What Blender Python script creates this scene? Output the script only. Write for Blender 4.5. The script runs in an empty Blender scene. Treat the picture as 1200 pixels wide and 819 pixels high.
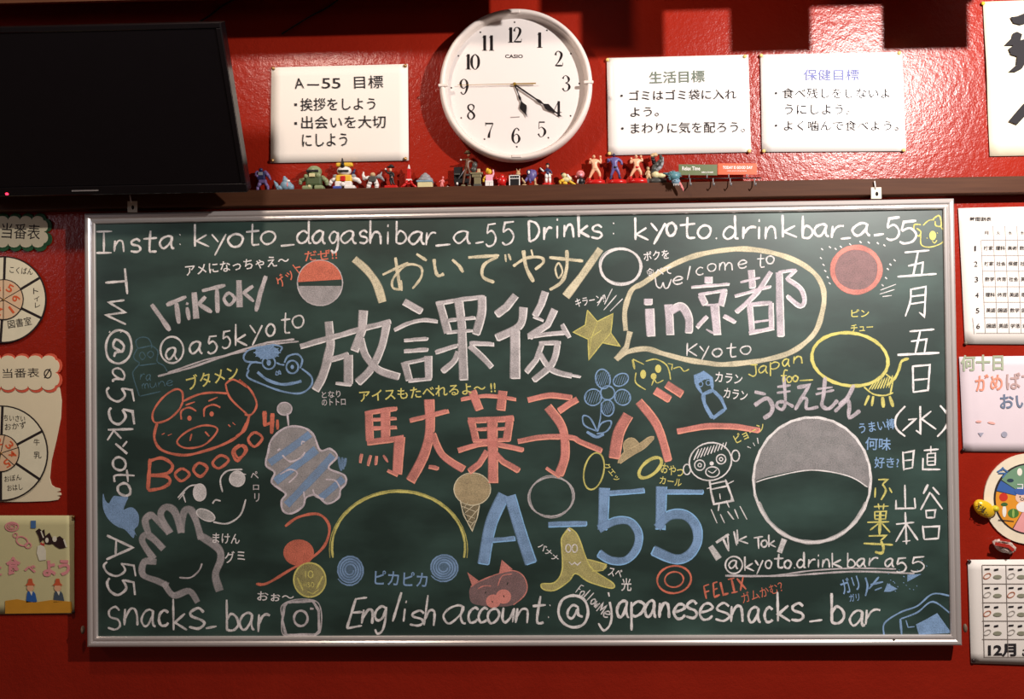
import bpy, bmesh, math, random
from mathutils import Vector, Matrix
from mathutils.geometry import tessellate_polygon
random.seed(7)
SC = bpy.context.scene
COL = SC.collection
R = math.radians
# ------------------------------------------------------------------ camera
BC = Vector((0.0, -0.034, 1.5))                 # centre of the board's front plane
FPX, YAW, PITCH, ROLL = 1000.0, -0.0301357916, 0.0109986681, -0.0120158077
CAM = Vector((0.0485826, -1.75845689, 0.13774133)) + BC
F_ = Vector((math.sin(YAW)*math.cos(PITCH), math.cos(YAW)*math.cos(PITCH), math.sin(PITCH)))
Rt = Vector((math.cos(YAW), -math.sin(YAW), 0)); Up = Rt.cross(F_)
c_, s_ = math.cos(ROLL), math.sin(ROLL)
R2 = Rt*c_ + Up*s_; U2 = -Rt*s_ + Up*c_
cd = bpy.data.cameras.new('camera'); cam = bpy.data.objects.new('camera', cd); COL.objects.link(cam)
cd.sensor_fit = 'HORIZONTAL'; cd.sensor_width = 36; cd.lens = 36*FPX/1200; cd.clip_start = .05
M = Matrix((R2, U2, -F_)).transposed().to_4x4(); M.translation = CAM; cam.matrix_world = M
SC.camera = cam
# ------------------------------------------------------------------ world, lamps, exposure
w = bpy.data.worlds.new('world'); SC.world = w; w.use_nodes = True
w.node_tree.nodes['Background'].inputs[0].default_value = (1.0, .62, .5, 1)
w.node_tree.nodes['Background'].inputs[1].default_value = .06
SC.view_settings.view_transform = 'Standard'; SC.view_settings.look = 'None'
SC.view_settings.exposure = 0; SC.view_settings.gamma = 1; SC.view_settings.use_curve_mapping = False
LAMP = Vector((1.15, -1.15, 2.52))
def lamp(name, kind, loc, power, col, size, target=None, sizey=None):
    d = bpy.data.lights.new(name, kind); d.energy = power; d.color = col
    if kind == 'AREA':
        d.size = size
        if sizey: d.shape = 'RECTANGLE'; d.size_y = sizey
    else: d.shadow_soft_size = size
    o = bpy.data.objects.new(name, d); COL.objects.link(o); o.location = loc
    if target is not None: o.rotation_euler = (Vector(target)-Vector(loc)).to_track_quat('-Z', 'Y').to_euler()
    return o
lamp('counter_spotlight', 'POINT', LAMP, 145, (1, .93, .885), .022)
LAMP2 = Vector((-.6, -.78, 2.65))
lamp('warm_room_lamp', 'POINT', LAMP2, 26, (1, .83, .7), .05)
lamp('left_room_lamp', 'AREA', (-2.0, -1.1, 2.2), 1.5, (.85, .88, 1), .2, (-.5, 0, 1.5))
# ------------------------------------------------------------------ pixel ray on a plane y = Y
def P(px, py, Y=0.0):
    d = F_*FPX + R2*(px-600) + U2*(409.5-py)
    return CAM + d*((Y-CAM.y)/d.y)
# ------------------------------------------------------------------ materials
def srgb(*c):
    f = lambda v: (v/255/12.92) if v/255 <= .04045 else ((v/255+.055)/1.055)**2.4
    return tuple(f(v) for v in c)
MATS = {}
def mat(name, col, rough=.6, metal=0, spec=.4, var=.12, nscale=40, bump=0, bscale=200, coat=0):
    if name in MATS: return MATS[name]
    m = bpy.data.materials.new(name); m.use_nodes = True; N = m.node_tree.nodes; L = m.node_tree.links
    b = N['Principled BSDF']; b.inputs['Roughness'].default_value = rough; b.inputs['Metallic'].default_value = metal
    b.inputs['Specular IOR Level'].default_value = spec; b.inputs['Coat Weight'].default_value = coat
    col = srgb(*col)
    tc = N.new('ShaderNodeTexCoord'); n = N.new('ShaderNodeTexNoise'); n.inputs['Scale'].default_value = nscale; n.inputs['Detail'].default_value = 4
    L.new(tc.outputs['Object'], n.inputs['Vector'])
    mx = N.new('ShaderNodeMix'); mx.data_type = 'RGBA'
    mx.inputs[6].default_value = (*[c*(1-var) for c in col], 1); mx.inputs[7].default_value = (*[min(1, c*(1+var)) for c in col], 1)
    L.new(n.outputs['Fac'], mx.inputs[0]); L.new(mx.outputs[2], b.inputs['Base Color'])
    if bump:
        n2 = N.new('ShaderNodeTexNoise'); n2.inputs['Scale'].default_value = bscale; n2.inputs['Detail'].default_value = 3
        L.new(tc.outputs['Object'], n2.inputs['Vector'])
        bp = N.new('ShaderNodeBump'); bp.inputs['Strength'].default_value = bump; bp.inputs['Distance'].default_value = .002
        L.new(n2.outputs['Fac'], bp.inputs['Height']); L.new(bp.outputs['Normal'], b.inputs['Normal'])
    MATS[name] = m; return m
def chalk(name, col):
    k = 'chalk_'+name
    if k in MATS: return MATS[k]
    m = bpy.data.materials.new(k); m.use_nodes = True; N = m.node_tree.nodes; L = m.node_tree.links
    b = N['Principled BSDF']; b.inputs['Roughness'].default_value = .95; b.inputs['Specular IOR Level'].default_value = .05
    b.inputs['Base Color'].default_value = (*srgb(*col), 1)
    uv = N.new('ShaderNodeUVMap'); uv.uv_map = 'stroke'; sx = N.new('ShaderNodeSeparateXYZ'); L.new(uv.outputs[0], sx.inputs[0])
    tc = N.new('ShaderNodeTexCoord')
    n = N.new('ShaderNodeTexNoise'); n.inputs['Scale'].default_value = 420; n.inputs['Detail'].default_value = 3; L.new(tc.outputs['Object'], n.inputs['Vector'])
    n2 = N.new('ShaderNodeTexNoise'); n2.inputs['Scale'].default_value = 60; n2.inputs['Detail'].default_value = 2; L.new(tc.outputs['Object'], n2.inputs['Vector'])
    def mth(op, a, b_):
        q = N.new('ShaderNodeMath'); q.operation = op
        for i, v in enumerate((a, b_)):
            if isinstance(v, (int, float)): q.inputs[i].default_value = v
            elif v is not None: L.new(v, q.inputs[i])
        return q.outputs[0]
    av = mth('ABSOLUTE', sx.outputs[0], None)
    edge = mth('MULTIPLY', mth('SUBTRACT', 1.12, av), 2.6)                       # 0 at the rim of a stroke, full inside
    edge = mth('MINIMUM', edge, 1.0)
    g = mth('ADD', mth('MULTIPLY', mth('SUBTRACT', n.outputs['Fac'], .5), 1.5), mth('MULTIPLY', mth('SUBTRACT', n2.outputs['Fac'], .5), .7))
    a = mth('MULTIPLY', edge, mth('MULTIPLY', sx.outputs[1], mth('ADD', g, 1.0))); a = mth('MINIMUM', mth('MAXIMUM', a, 0.0), .97)
    L.new(a, b.inputs['Alpha']); MATS[k] = m; return m
CH = dict(white=(246, 242, 240), grey=(214, 207, 208), lilac=(226, 215, 222), yellow=(228, 220, 130), cream=(232, 222, 190), pink=(232, 152, 140), red=(230, 130, 106),
          blue=(142, 176, 216), dim=(95, 130, 145), olive=(205, 195, 130), tan=(205, 185, 145), green=(150, 160, 140), mauve=(175, 140, 140), rose=(250, 172, 150), sky=(150, 200, 245))
CK = {k: chalk(k, v) for k, v in CH.items()}
# ------------------------------------------------------------------ object helpers
def obj(name, bm, m, parent=None, smooth=False, **props):
    if isinstance(bm, bmesh.types.BMesh):
        me = bpy.data.meshes.new(name); bm.to_mesh(me); bm.free()
    else: me = bm
    if smooth: me.polygons.foreach_set('use_smooth', [True]*len(me.polygons))
    o = bpy.data.objects.new(name, me); COL.objects.link(o)
    if m: me.materials.clear(); me.materials.append(m)
    if parent:
        wl = wloc(parent); me.transform(Matrix.Translation(-wl)); o.parent = parent
    for k, v in props.items(): o[k] = v
    return o
def wloc(p):
    v = Vector(p.location)
    while p.parent: p = p.parent; v += p.location
    return v
def top(o):                                       # move a world-built top-level mesh's origin to its own middle
    me = o.data; c = sum((Vector(b) for b in o.bound_box), Vector())/8
    me.transform(Matrix.Translation(-c)); o.location = c; return o
def thing(name, label, cat, loc, group=None):
    o = bpy.data.objects.new(name, None); o.empty_display_size = .02; COL.objects.link(o); o.location = loc
    o['label'] = label; o['category'] = cat
    if group: o['group'] = group
    return o
def add_box(bm, lo, hi, bev=0, seg=2):
    lo, hi = Vector(lo), Vector(hi); r = bmesh.ops.create_cube(bm, size=1, matrix=Matrix.Translation((lo+hi)/2) @ Matrix.Diagonal((*(hi-lo), 1)))
    if bev:
        es = {e for v in r['verts'] for e in v.link_edges}
        bmesh.ops.bevel(bm, geom=list(es), offset=bev, segments=seg, affect='EDGES', profile=.5)
def box(lo, hi, bev=0, seg=2):
    bm = bmesh.new(); add_box(bm, lo, hi, bev, seg); return bm
def add_ell(bm, c, r, u=14, v=9, rot=None):
    m = Matrix.Translation(c) @ (rot.to_4x4() if rot else Matrix()) @ Matrix.Diagonal((*r, 1))
    bmesh.ops.create_uvsphere(bm, u_segments=u, v_segments=v, radius=1, matrix=m)
def add_cone(bm, a, b, r0, r1, seg=12):
    a, b = Vector(a), Vector(b); d = b-a
    m = Matrix.Translation((a+b)/2) @ d.to_track_quat('Z', 'Y').to_matrix().to_4x4()
    bmesh.ops.create_cone(bm, cap_ends=True, segments=seg, radius1=r0, radius2=r1, depth=d.length, matrix=m)
def add_tube(bm, pts, r, seg=6):
    for a, b in zip(pts[:-1], pts[1:]): add_cone(bm, a, b, r, r, seg)
def sm(pts, n=6, closed=False):                   # Catmull-Rom
    if len(pts) < 3: return list(pts)
    out = []; N_ = len(pts)
    for i in range(N_ if closed else N_-1):
        g = (lambda k: pts[k % N_]) if closed else (lambda k: pts[max(0, min(N_-1, k))])
        p0, p1, p2, p3 = g(i-1), g(i), g(i+1), g(i+2)
        for j in range(n):
            t = j/n
            out.append(tuple(.5*(2*b+(c-a)*t+(2*a-5*b+4*c-d)*t*t+(3*b-a-3*c+d)*t**3) for a, b, c, d in zip(p0, p1, p2, p3)))
    out.append(tuple(pts[0]) if closed else tuple(pts[-1])); return out
# ------------------------------------------------------------------ flat marks (ink, chalk) lying on a plane
ORG = {}
for r_, y_ in enumerate((230, 350, 450, 560, 660)):
    for q_, x_ in zip('ABCDEF', (90, 280, 470, 660, 850, 1000)): ORG[q_+str(r_+1)] = (x_, y_)
class Ink:
    """collects flat strokes, areas and lettering, all on the plane y = Y, and links them as one mesh"""
    def __init__(s, Y, step=4e-6): s.chalky = False; s.rnd = random.Random(11); s.cl = []; s.Y = Y; s.v = []; s.f = []; s.uv = []; s.n = 0; s.step = step
    def _p(s, x, y): return P(x, y, s.Y - s.n*s.step)
    def ribbon(s, pts, w, dens=.8, closed=False, taper=0):
        """pts in photo pixels; w = width in pixels or list of widths"""
        if len(pts) < 2: return
        if s.chalky and not isinstance(w, (list, tuple)):
            q = [pts[0]]
            for a, b in zip(pts[:-1], pts[1:]):
                m_ = max(1, min(12, int(math.hypot(b[0]-a[0], b[1]-a[1])/max(3.0, w*.5))))
                q += [(a[0]+(b[0]-a[0])*j/m_, a[1]+(b[1]-a[1])*j/m_) for j in range(1, m_+1)]
            pts = q; r_ = s.rnd; ph, p2 = r_.uniform(0, 6), r_.uniform(0, 6); am = .13 if w > 5 else .2; fr = min(1.0, 3.2/max(w, 2.2))
            ws = [w*(1+am*(math.sin(i*.9*fr+ph)*.6+math.sin(i*2.1*fr+p2)*.4)) for i in range(len(pts))]
            if not closed and w < 6: ws[0] *= .75; ws[-1] *= .6
            dv = [dens*(1+.14*math.sin(i*.7*fr+p2)+r_.uniform(-.06, .06)) for i in range(len(pts))]
            if closed: ws[-1] = ws[0]; dv[-1] = dv[0]
            n = len(pts)
        else:
            n = len(pts); ws = w if isinstance(w, (list, tuple)) else [w]*n; dv = [dens]*n
        base = len(s.v); s.n += 1
        for i in range(n):
            a = pts[i-1] if i or closed else pts[0]; b = pts[(i+1) % n] if i < n-1 or closed else pts[-1]
            if closed and i == 0: a = pts[-2]
            if closed and i == n-1: b = pts[1]
            dx, dy = b[0]-a[0], b[1]-a[1]; l = math.hypot(dx, dy) or 1; nx, ny = -dy/l, dx/l
            # mitre
            h = ws[i]/2
            if 0 < i < n-1:
                ex, ey = pts[i][0]-pts[i-1][0], pts[i][1]-pts[i-1][1]; el = math.hypot(ex, ey) or 1
                cs = abs(nx*(-ey/el)+ny*(ex/el)); h = h/max(cs, .55)
            if taper and (i == n-1): h *= 1-taper
            x, y = pts[i][:2]
            s.v += [s._p(x+nx*h, y+ny*h), s._p(x, y), s._p(x-nx*h, y-ny*h)]; s.uv += [(1, dv[i]), (0, dv[i]*(.88 if ws[i] > 6 else 1)), (-1, dv[i])]
        for i in range(n-1):
            k = base+3*i; s.f += [(k, k+1, k+4, k+3), (k+1, k+2, k+5, k+4)]
    def area(s, pts, dens=.6):
        s.n += 1; base = len(s.v); tri = tessellate_polygon([[Vector((x, y, 0)) for x, y in pts]])
        s.v += [s._p(x, y) for x, y in pts]; s.uv += [(0, dens)]*len(pts); s.f += [tuple(base+i for i in t) for t in tri]
    def ell(s, x, y, rx, ry, w=2, dens=.8, rot=0, fill=False, a0=0, a1=360):
        c, q = math.cos(R(rot)), math.sin(R(rot)); n = 26; full = a1-a0 >= 360
        pts = []
        for i in range(n if fill else n+1):
            t = R(a0+(a1-a0)*i/n); u, v = rx*math.cos(t), -ry*math.sin(t); pts.append((x+u*c+v*q, y-u*q+v*c))
        s.area(pts, dens) if fill else s.ribbon(pts, w, dens, closed=full)
    def swirl(s, x, y, rx, ry, turns, w, dens=.7):
        n = int(turns*16); s.ribbon([(x+rx*(.25+.75*i/n)*math.cos(i*.39), y+ry*(.25+.75*i/n)*math.sin(i*.39)) for i in range(n)], w, dens)
    def text(s, body, cx, cy, wd, ht, rot=0, dens=.85, fat=0, shear=0):
        me, bb = glyphs(body, fat); s.n += 1; base = len(s.v); c, q = math.cos(R(rot)), math.sin(R(rot))
        for v in me.vertices:
            u = ((v.co.x-bb[0])/(bb[2]-bb[0])-.5)*wd; t = ((v.co.y-bb[1])/(bb[3]-bb[1])-.5)*ht; u += t*shear
            s.v.append(s._p(cx+u*c-t*q, cy-u*q-t*c)); s.uv.append((0, dens))
        s.f += [tuple(base+i for i in p.vertices) for p in me.polygons]
    def S(s, code, dens=.8, hl=None):
        """stroke code in enlarged-crop units: '@C2 60l430,335 640,275;25c...' (width, l straight or c curved)"""
        ox, oy = 0, 0; k = 1
        for st in code.replace('\n', ' ').split(';'):
            st = st.strip()
            if not st: continue
            pts = []; kind = 'l'; wd = 14
            for tk in st.split():
                if tk[0] == '@':
                    if tk == '@0': ox, oy, k = 0, 0, 1
                    else: (ox, oy), k = ORG[tk[1:]], 1/6
                    continue
                if any(q in tk for q in 'lcofF'):
                    for q in 'lcofF':
                        if q in tk: kind = q; a, tk = tk.split(q, 1); wd = float(a or wd)
                x, y = tk.split(','); pts.append((ox+float(x)*k, oy+float(y)*k))
            if kind in 'fF': s.area(sm(pts, 4, True)[:-1] if kind == 'F' else pts, dens); continue
            wp = wd*k
            q = sm(pts, 6) if kind == 'c' else sm(pts, 6, True) if kind == 'o' else pts
            s.ribbon(q, wp, dens, closed=(kind == 'o'))
            s.cl.append((q, wp))
            if hl and wp > 3: s._edge(q, wp, hl)
    def _edge(s, q, w, hw):                       # the brighter line pressed along the lower right rim of a broad stroke
        off = []
        dx, dy = q[-1][0]-q[0][0], q[-1][1]-q[0][1]
        sg = 1 if (-dy*1.0+dx*.9) > 0 else -1
        n = len(q)
        for i in range(n):
            a, b = q[max(0, i-1)], q[min(n-1, i+1)]; ex, ey = b[0]-a[0], b[1]-a[1]; l = math.hypot(ex, ey) or 1
            off.append((q[i][0]-ey/l*sg*(w/2-.5), q[i][1]+ex/l*sg*(w/2-.5)))
        ex, ey = q[-1][0]-q[-2][0], q[-1][1]-q[-2][1]; l = math.hypot(ex, ey) or 1
        off.append((q[-1][0]+ey/l*sg*(w/2-1), q[-1][1]-ex/l*sg*(w/2-1)))
        s.hl = getattr(s, 'hl', []); s.hl.append((off, hw, len(s.cl)-1))
    def build(s, name, m, parent, **props):
        me = bpy.data.meshes.new(name); me.from_pydata(s.v, [], s.f)
        uv = me.uv_layers.new(name='stroke'); li = [i for f in s.f for i in f]
        for j, i in enumerate(li): uv.data[j].uv = s.uv[i]
        o = obj(name, me, m, parent, **props)
        if getattr(s, 'hl', None):
            k = Ink(s.Y-.0002)
            k.chalky = True
            for p, hw, own in s.hl:
                q = []
                for a, b in zip(p[:-1], p[1:]):
                    m_ = max(1, int(math.hypot(b[0]-a[0], b[1]-a[1])/1.2)); q += [(a[0]+(b[0]-a[0])*j/m_, a[1]+(b[1]-a[1])*j/m_) for j in range(m_)]
                q.append(p[-1]); run = []
                for pt in q+[None]:
                    if pt and not any(i != own and inside(pt, c, w_/2-.7) for i, (c, w_) in enumerate(s.cl)): run.append(pt); continue
                    if len(run) > 2: k.ribbon(run[::2]+([run[-1]] if len(run) % 2 == 0 else []), hw, 1.05)
                    run = []
            k.build('chalk_rim', s.hlm, o)
        return o
def inside(p, c, r):
    for a, b in zip(c[:-1], c[1:]):
        dx, dy = b[0]-a[0], b[1]-a[1]; l = dx*dx+dy*dy or 1; t = ((p[0]-a[0])*dx+(p[1]-a[1])*dy)/l
        if 0 <= t <= 1 and abs((p[0]-a[0])*dy-(p[1]-a[1])*dx)/math.sqrt(l) < r: return True
    return False
_G = {}
def glyphs(body, fat=0):
    k = (body, fat)
    if k not in _G:
        c = bpy.data.curves.new('t', 'FONT'); c.body = body; c.size = 1; c.offset = fat; c.resolution_u = 2 if len(body) > 3 else 4
        o = bpy.data.objects.new('t', c); COL.objects.link(o); dg = bpy.context.evaluated_depsgraph_get(); dg.update()
        me = bpy.data.meshes.new_from_object(o.evaluated_get(dg)); bpy.data.objects.remove(o)
        xs = [v.co.x for v in me.vertices]; ys = [v.co.y for v in me.vertices]; _G[k] = (me, (min(xs), min(ys), max(xs), max(ys)))
    return _G[k]
# handwriting: baseline 0, x-height 1
HW = dict(
 a='c.9,.9 .6,1 .2,.8 0,.4 .2,.03 .5,.1 .85,.6 .9,.95;c.9,.95 .85,.4 .95,.05 1.1,.02', b='l.05,1.8 .05,0;c.05,.6 .4,1 .85,.8 1,.4 .7,.05 .3,0 .05,.1',
 c='c1,.85 .6,1 .15,.75 0,.35 .3,0 .8,.05 1,.2', d='c.85,.8 .5,1 .1,.7 0,.3 .3,0 .7,.15 .88,.5;l.9,1.9 .9,.15;c.9,.2 .95,.03 1.15,.03',
 e='c.05,.45 .6,.55 1,.75 .7,1 .3,.9 0,.45 .25,.02 .7,.05 1,.25', g='c.9,.85 .5,1 .1,.75 0,.4 .3,.1 .7,.3 .9,.9;c.9,.95 .92,.2 .8,-.5 .45,-.7 .2,-.45',
 h='l0,1.9 0,0;c0,.4 .35,.95 .75,.95 .9,.6 .95,0', i='l.5,1 .5,0;l.5,1.4 .55,1.6', j='c.8,1 .95,.3 .8,-.3 .4,-.6 0,-.2;l.7,1.5 .78,1.3',
 k='l0,1.8 .03,0;l.85,.95 .1,.45 1,0', l='l.7,1.8 .2,0', m='l0,1 0,0;c0,.5 .2,1 .4,.9 .45,0;c.45,.5 .7,1 .95,.85 1,0', n='l.05,1 0,0;c.02,.4 .4,.95 .8,.95 .95,.6 1,0',
 o='o.5,1 .1,.8 0,.4 .3,.02 .75,.1 1,.55 .85,.9', p='l0,1 0,-.9;c0,.75 .5,1.05 1,.8 .8,.3 .3,.05 .05,.15', r='l.1,1 .05,0;c.08,.4 .4,.85 .7,1 1,.95',
 s='c.95,.85 .6,1.05 .15,.85 .2,.6 .8,.45 .95,.2 .6,0 0,.08', t='c.5,1.7 .45,.5 .5,.05 .7,0 1,.05;l0,1.05 1,1.15', u='c0,1 .0,.3 .3,0 .7,.3 .95,.95;l.95,.95 1,0',
 w='c0,1 .1,.2 .3,0 .5,.7;c.5,.7 .6,.05 .8,.1 1,1', W='c0,1.6 .1,.4 .3,.1 .5,.9;c.5,.9 .6,.1 .8,.2 1,1.4', y='l0,1 .45,.35;l1,1 .2,-.7', _='l0,-.08 1,.05',
 D='l.05,1.7 .1,0;c.05,1.7 .7,1.5 1,.9 .7,.25 .1,0', I='l0,1.7 1,1.7;l.5,1.7 .5,0;l0,0 1,.0', T='l0,1.55 1,1.75;l.5,1.65 .55,0', A='l0,0 .5,1.7 1,0;l.2,.6 .8,.6',
 E='l.35,1.7 0,0;l.35,1.7 1,1.75;l.2,.9 .8,.95;l0,0 .9,.15', F='l.15,1.6 .1,0;l.15,1.6 1,1.7;l.1,.85 .8,.9', L='l.1,1.6 .1,0 .9,.05', X='l0,1.6 1,0;l1,1.6 .1,0',
 K='l.1,1.6 .1,0;l1,1.5 .15,.7 1,0', M='l0,0 .1,1.6 .5,.5 .9,1.6 1,0', J='l.2,1.6 1,1.6;c.75,1.6 .8,.4 .5,0 0,.3', f='c1,1.6 .6,1.7 .45,1.2 .4,0;l0,.9 .9,.95', H='l0,1.6 0,0;l1,1.6 1,0;l0,.8 1,.8')
HW.update({'.': 'l.4,0 .6,.12', ':': 'l.4,.15 .6,.2;l.4,.95 .6,1', '5': 'l1,1.75 .25,1.65 .12,.95;c.12,.9 .6,1.15 1,.65 .8,.1 .3,-.1 .02,.08', '-': 'l0,.5 1,.6', ' ': '',
           '@': 'o.5,1.8 0,1.5 -.2,.7 0,0 .5,-.35 1,-.1 1.2,.7 1,1.5;c.75,1 .5,1.15 .25,.8 .25,.4 .5,.3 .7,.9;c.72,1 .75,.5 .95,.35', '1': 'l.5,1.6 .5,0', '0': 'o.5,1.6 .1,1.2 .1,.4 .5,0 .9,.4 .9,1.2', '3': 'c.1,1.4 .6,1.6 .8,1.2 .4,.85;c.4,.85 .9,.7 .8,.1 .1,.1'})
def glyph(k, ch, fn, w, dens):
    for st in HW[ch].split(';'):
        if not st: continue
        kd = st[0]; pts = [tuple(map(float, p.split(','))) for p in st[1:].split()]
        pts = [(a+random.uniform(-.025, .025), b+random.uniform(-.025, .025)) for a, b in pts]
        if kd in 'co': pts = sm(pts, 5, kd == 'o')
        q = [fn(a, b) for a, b in pts]; ww = w*random.uniform(.85, 1.15); k.ribbon(q, ww, dens, closed=(kd == 'o'))
def row(k, spec, xh, w=2.2, dens=.8, slant=0):
    """spec: 'char x0 x1 baseline' triples"""
    t = spec.split(); b = None; i = 0
    while i < len(t):
        ch = t[i]; x0, x1, yb = float(t[i+1]), float(t[i+2]), float(t[i+3]); h = xh
        i += 4
        if i < len(t) and t[i][0] == '*': h = xh*float(t[i][1:]); i += 1
        glyph(k, ch, lambda a, c: (x0+a*(x1-x0)+slant*c*h, yb-c*h), w, dens)
def hand(k, txt, x0, y0, x1, y1, xh, w=1.4, dens=.8):
    L_ = math.hypot(x1-x0, y1-y0); c, q = (x1-x0)/L_, (y1-y0)/L_; adv = L_/len(txt)
    for i, ch in enumerate(txt):
        s0 = i*adv; wd = adv*.75 if ch not in 'il.' else adv*.5
        glyph(k, ch, lambda a, b: (x0+(s0+a*wd)*c+b*xh*q, y0+(s0+a*wd)*q-b*xh*c), w, dens)
def vrow(k, spec, w=2.4, dens=.8):
    """letters turned a quarter turn clockwise: 'char y0 y1 xbase h'"""
    t = spec.split()
    for i in range(0, len(t), 5):
        y0, y1, xb, h = map(float, t[i+1:i+5]); glyph(k, t[i], lambda a, c: (xb+c*h, y0+a*(y1-y0)), w, dens)
# ================================================================== SETTING
def wall_material():
    m = bpy.data.materials.new('red_gloss_paint'); m.use_nodes = True; N = m.node_tree.nodes; L = m.node_tree.links; b = N['Principled BSDF']
    tc = N.new('ShaderNodeTexCoord')
    def noise(sc, det, rough=.5):
        n = N.new('ShaderNodeTexNoise'); n.inputs['Scale'].default_value = sc; n.inputs['Detail'].default_value = det; n.inputs['Roughness'].default_value = rough; L.new(tc.outputs['Object'], n.inputs['Vector']); return n.outputs['Fac']
    mx = N.new('ShaderNodeMix'); mx.data_type = 'RGBA'; mx.inputs[6].default_value = (*srgb(134, 28, 15), 1); mx.inputs[7].default_value = (*srgb(158, 39, 22), 1)
    L.new(noise(7, 5), mx.inputs[0]); L.new(mx.outputs[2], b.inputs['Base Color'])
    b.inputs['Roughness'].default_value = .24; b.inputs['Specular IOR Level'].default_value = .32
    a = N.new('ShaderNodeMath'); a.operation = 'ADD'
    v = N.new('ShaderNodeMath'); v.operation = 'MULTIPLY'; v.inputs[1].default_value = .35; L.new(noise(260, 3), v.inputs[0])
    L.new(noise(70, 5, .6), a.inputs[0]); L.new(v.outputs[0], a.inputs[1])
    bp = N.new('ShaderNodeBump'); bp.inputs['Strength'].default_value = .3; bp.inputs['Distance'].default_value = .004
    L.new(a.outputs[0], bp.inputs['Height']); L.new(bp.outputs['Normal'], b.inputs['Normal']); return m
obj('wall_back', box((-2.6, 0, 0), (2.6, .12, 2.9)), wall_material(), kind='structure', label='glossy rough-painted dark red back wall')
obj('ceiling', box((-2.6, -2.2, 2.9), (2.6, .12, 2.98)), mat('ceiling_brown', (60, 30, 22), .8), kind='structure', label='dark brown ceiling')
def wood(name, c1, c2, rough=.45):
    m = bpy.data.materials.new(name); m.use_nodes = True; N = m.node_tree.nodes; L = m.node_tree.links; b = N['Principled BSDF']
    tc = N.new('ShaderNodeTexCoord'); mp = N.new('ShaderNodeMapping'); mp.inputs['Scale'].default_value = (3, 60, 60); L.new(tc.outputs['Object'], mp.inputs['Vector'])
    n = N.new('ShaderNodeTexNoise'); n.inputs['Scale'].default_value = 3; n.inputs['Detail'].default_value = 6; L.new(mp.outputs[0], n.inputs['Vector'])
    mx = N.new('ShaderNodeMix'); mx.data_type = 'RGBA'; mx.inputs[6].default_value = (*srgb(*c1), 1); mx.inputs[7].default_value = (*srgb(*c2), 1)
    L.new(n.outputs['Fac'], mx.inputs[0]); L.new(mx.outputs[2], b.inputs['Base Color']); b.inputs['Roughness'].default_value = rough; b.inputs['Specular IOR Level'].default_value = .2; return m
WOOD = wood('ledge_wood', (60, 32, 18), (88, 54, 34), .62)
LY = -.032                                        # front of the ledge
LZ = P(650, 216, LY).z; LZ0 = P(650, 235, LY).z
obj('trim_1', box((-2.6, LY, LZ0), (2.6, 0, LZ), .0015), WOOD, kind='structure', label='long dark brown wooden ledge above the blackboard')
# unseen strip, cards and panel, added between lamp and wall to cast square shadows
YB = -.24
def toward(px, py, l=LAMP):
    a = P(px, py, 0); t = YB/l.y; return a + (l-a)*t
z0 = toward(900, 9).z
top(obj('shadow_rail', box((toward(640, 9).x, YB-.012, z0), (toward(1139, 9).x, YB+.012, 2.9)), WOOD, label='added unseen wooden strip above the clock that shades the top of the wall', category='rail'))
for i, (a, b, y) in enumerate(((690, 785, 64), (862, 955, 58), (1037, 1137, 55))):
    lo, hi = toward(a, y), toward(b, y)
    top(obj('shadow_card', box((lo.x, YB-.0155, min(lo.z, hi.z)), (hi.x, YB-.0125, z0+.05)), mat('card', (215, 205, 180), .8),
            label=['first', 'second', 'third and last'][i]+' added unseen card from the left on the strip, casting a square shadow', category='card'))
top(obj('shadow_panel', box((-1.9, -.146, 2.352), (.10, -.138, 2.9)), WOOD, label='added unseen wide thin panel above the television and clock that shades the wall', category='board'))  # panel added out of view to darken the upper left wall
# ================================================================== BLACKBOARD
ALU = mat('brushed_aluminium', (226, 220, 216), .3, .6, var=.05, nscale=8)
BSURF = -.026
def board_material():
    m = bpy.data.materials.new('green_board'); m.use_nodes = True; N = m.node_tree.nodes; L = m.node_tree.links; b = N['Principled BSDF']
    tc = N.new('ShaderNodeTexCoord'); mp = N.new('ShaderNodeMapping'); mp.inputs['Scale'].default_value = (1, 1, 2.2); L.new(tc.outputs['Object'], mp.inputs['Vector'])
    n = N.new('ShaderNodeTexNoise'); n.inputs['Scale'].default_value = 4.5; n.inputs['Detail'].default_value = 5; L.new(mp.outputs[0], n.inputs['Vector'])
    cr = N.new('ShaderNodeValToRGB'); cr.color_ramp.elements[0].position = .42; cr.color_ramp.elements[1].position = .78
    cr.color_ramp.elements[0].color = (*srgb(24, 49, 43), 1); cr.color_ramp.elements[1].color = (*srgb(58, 88, 80), 1)
    L.new(n.outputs['Fac'], cr.inputs[0]); L.new(cr.outputs[0], b.inputs['Base Color']); b.inputs['Roughness'].default_value = .46; b.inputs['Specular IOR Level'].default_value = 1.0; return m
HX, HZ = .9, .4538
board = thing('blackboard', 'large green chalkboard in aluminium frame covered with coloured chalk writing and drawings', 'blackboard', (0, 0, 1.5-HZ))
obj('writing_surface', box((-HX+.015, BSURF, 1.5-HZ+.015), (HX-.015, -.012, 1.5+HZ-.015)), board_material(), board, label='dark green steel writing surface')
prof = [(0, .012), (0, .030), (.0015, .0325), (.0045, .034), (.009, .0335), (.0115, .0315), (.0125, .0305), (.0135, .0315), (.0165, .0322), (.020, .0312), (.0215, .029), (.0215, .012)]   # inward, outward from wall
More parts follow.
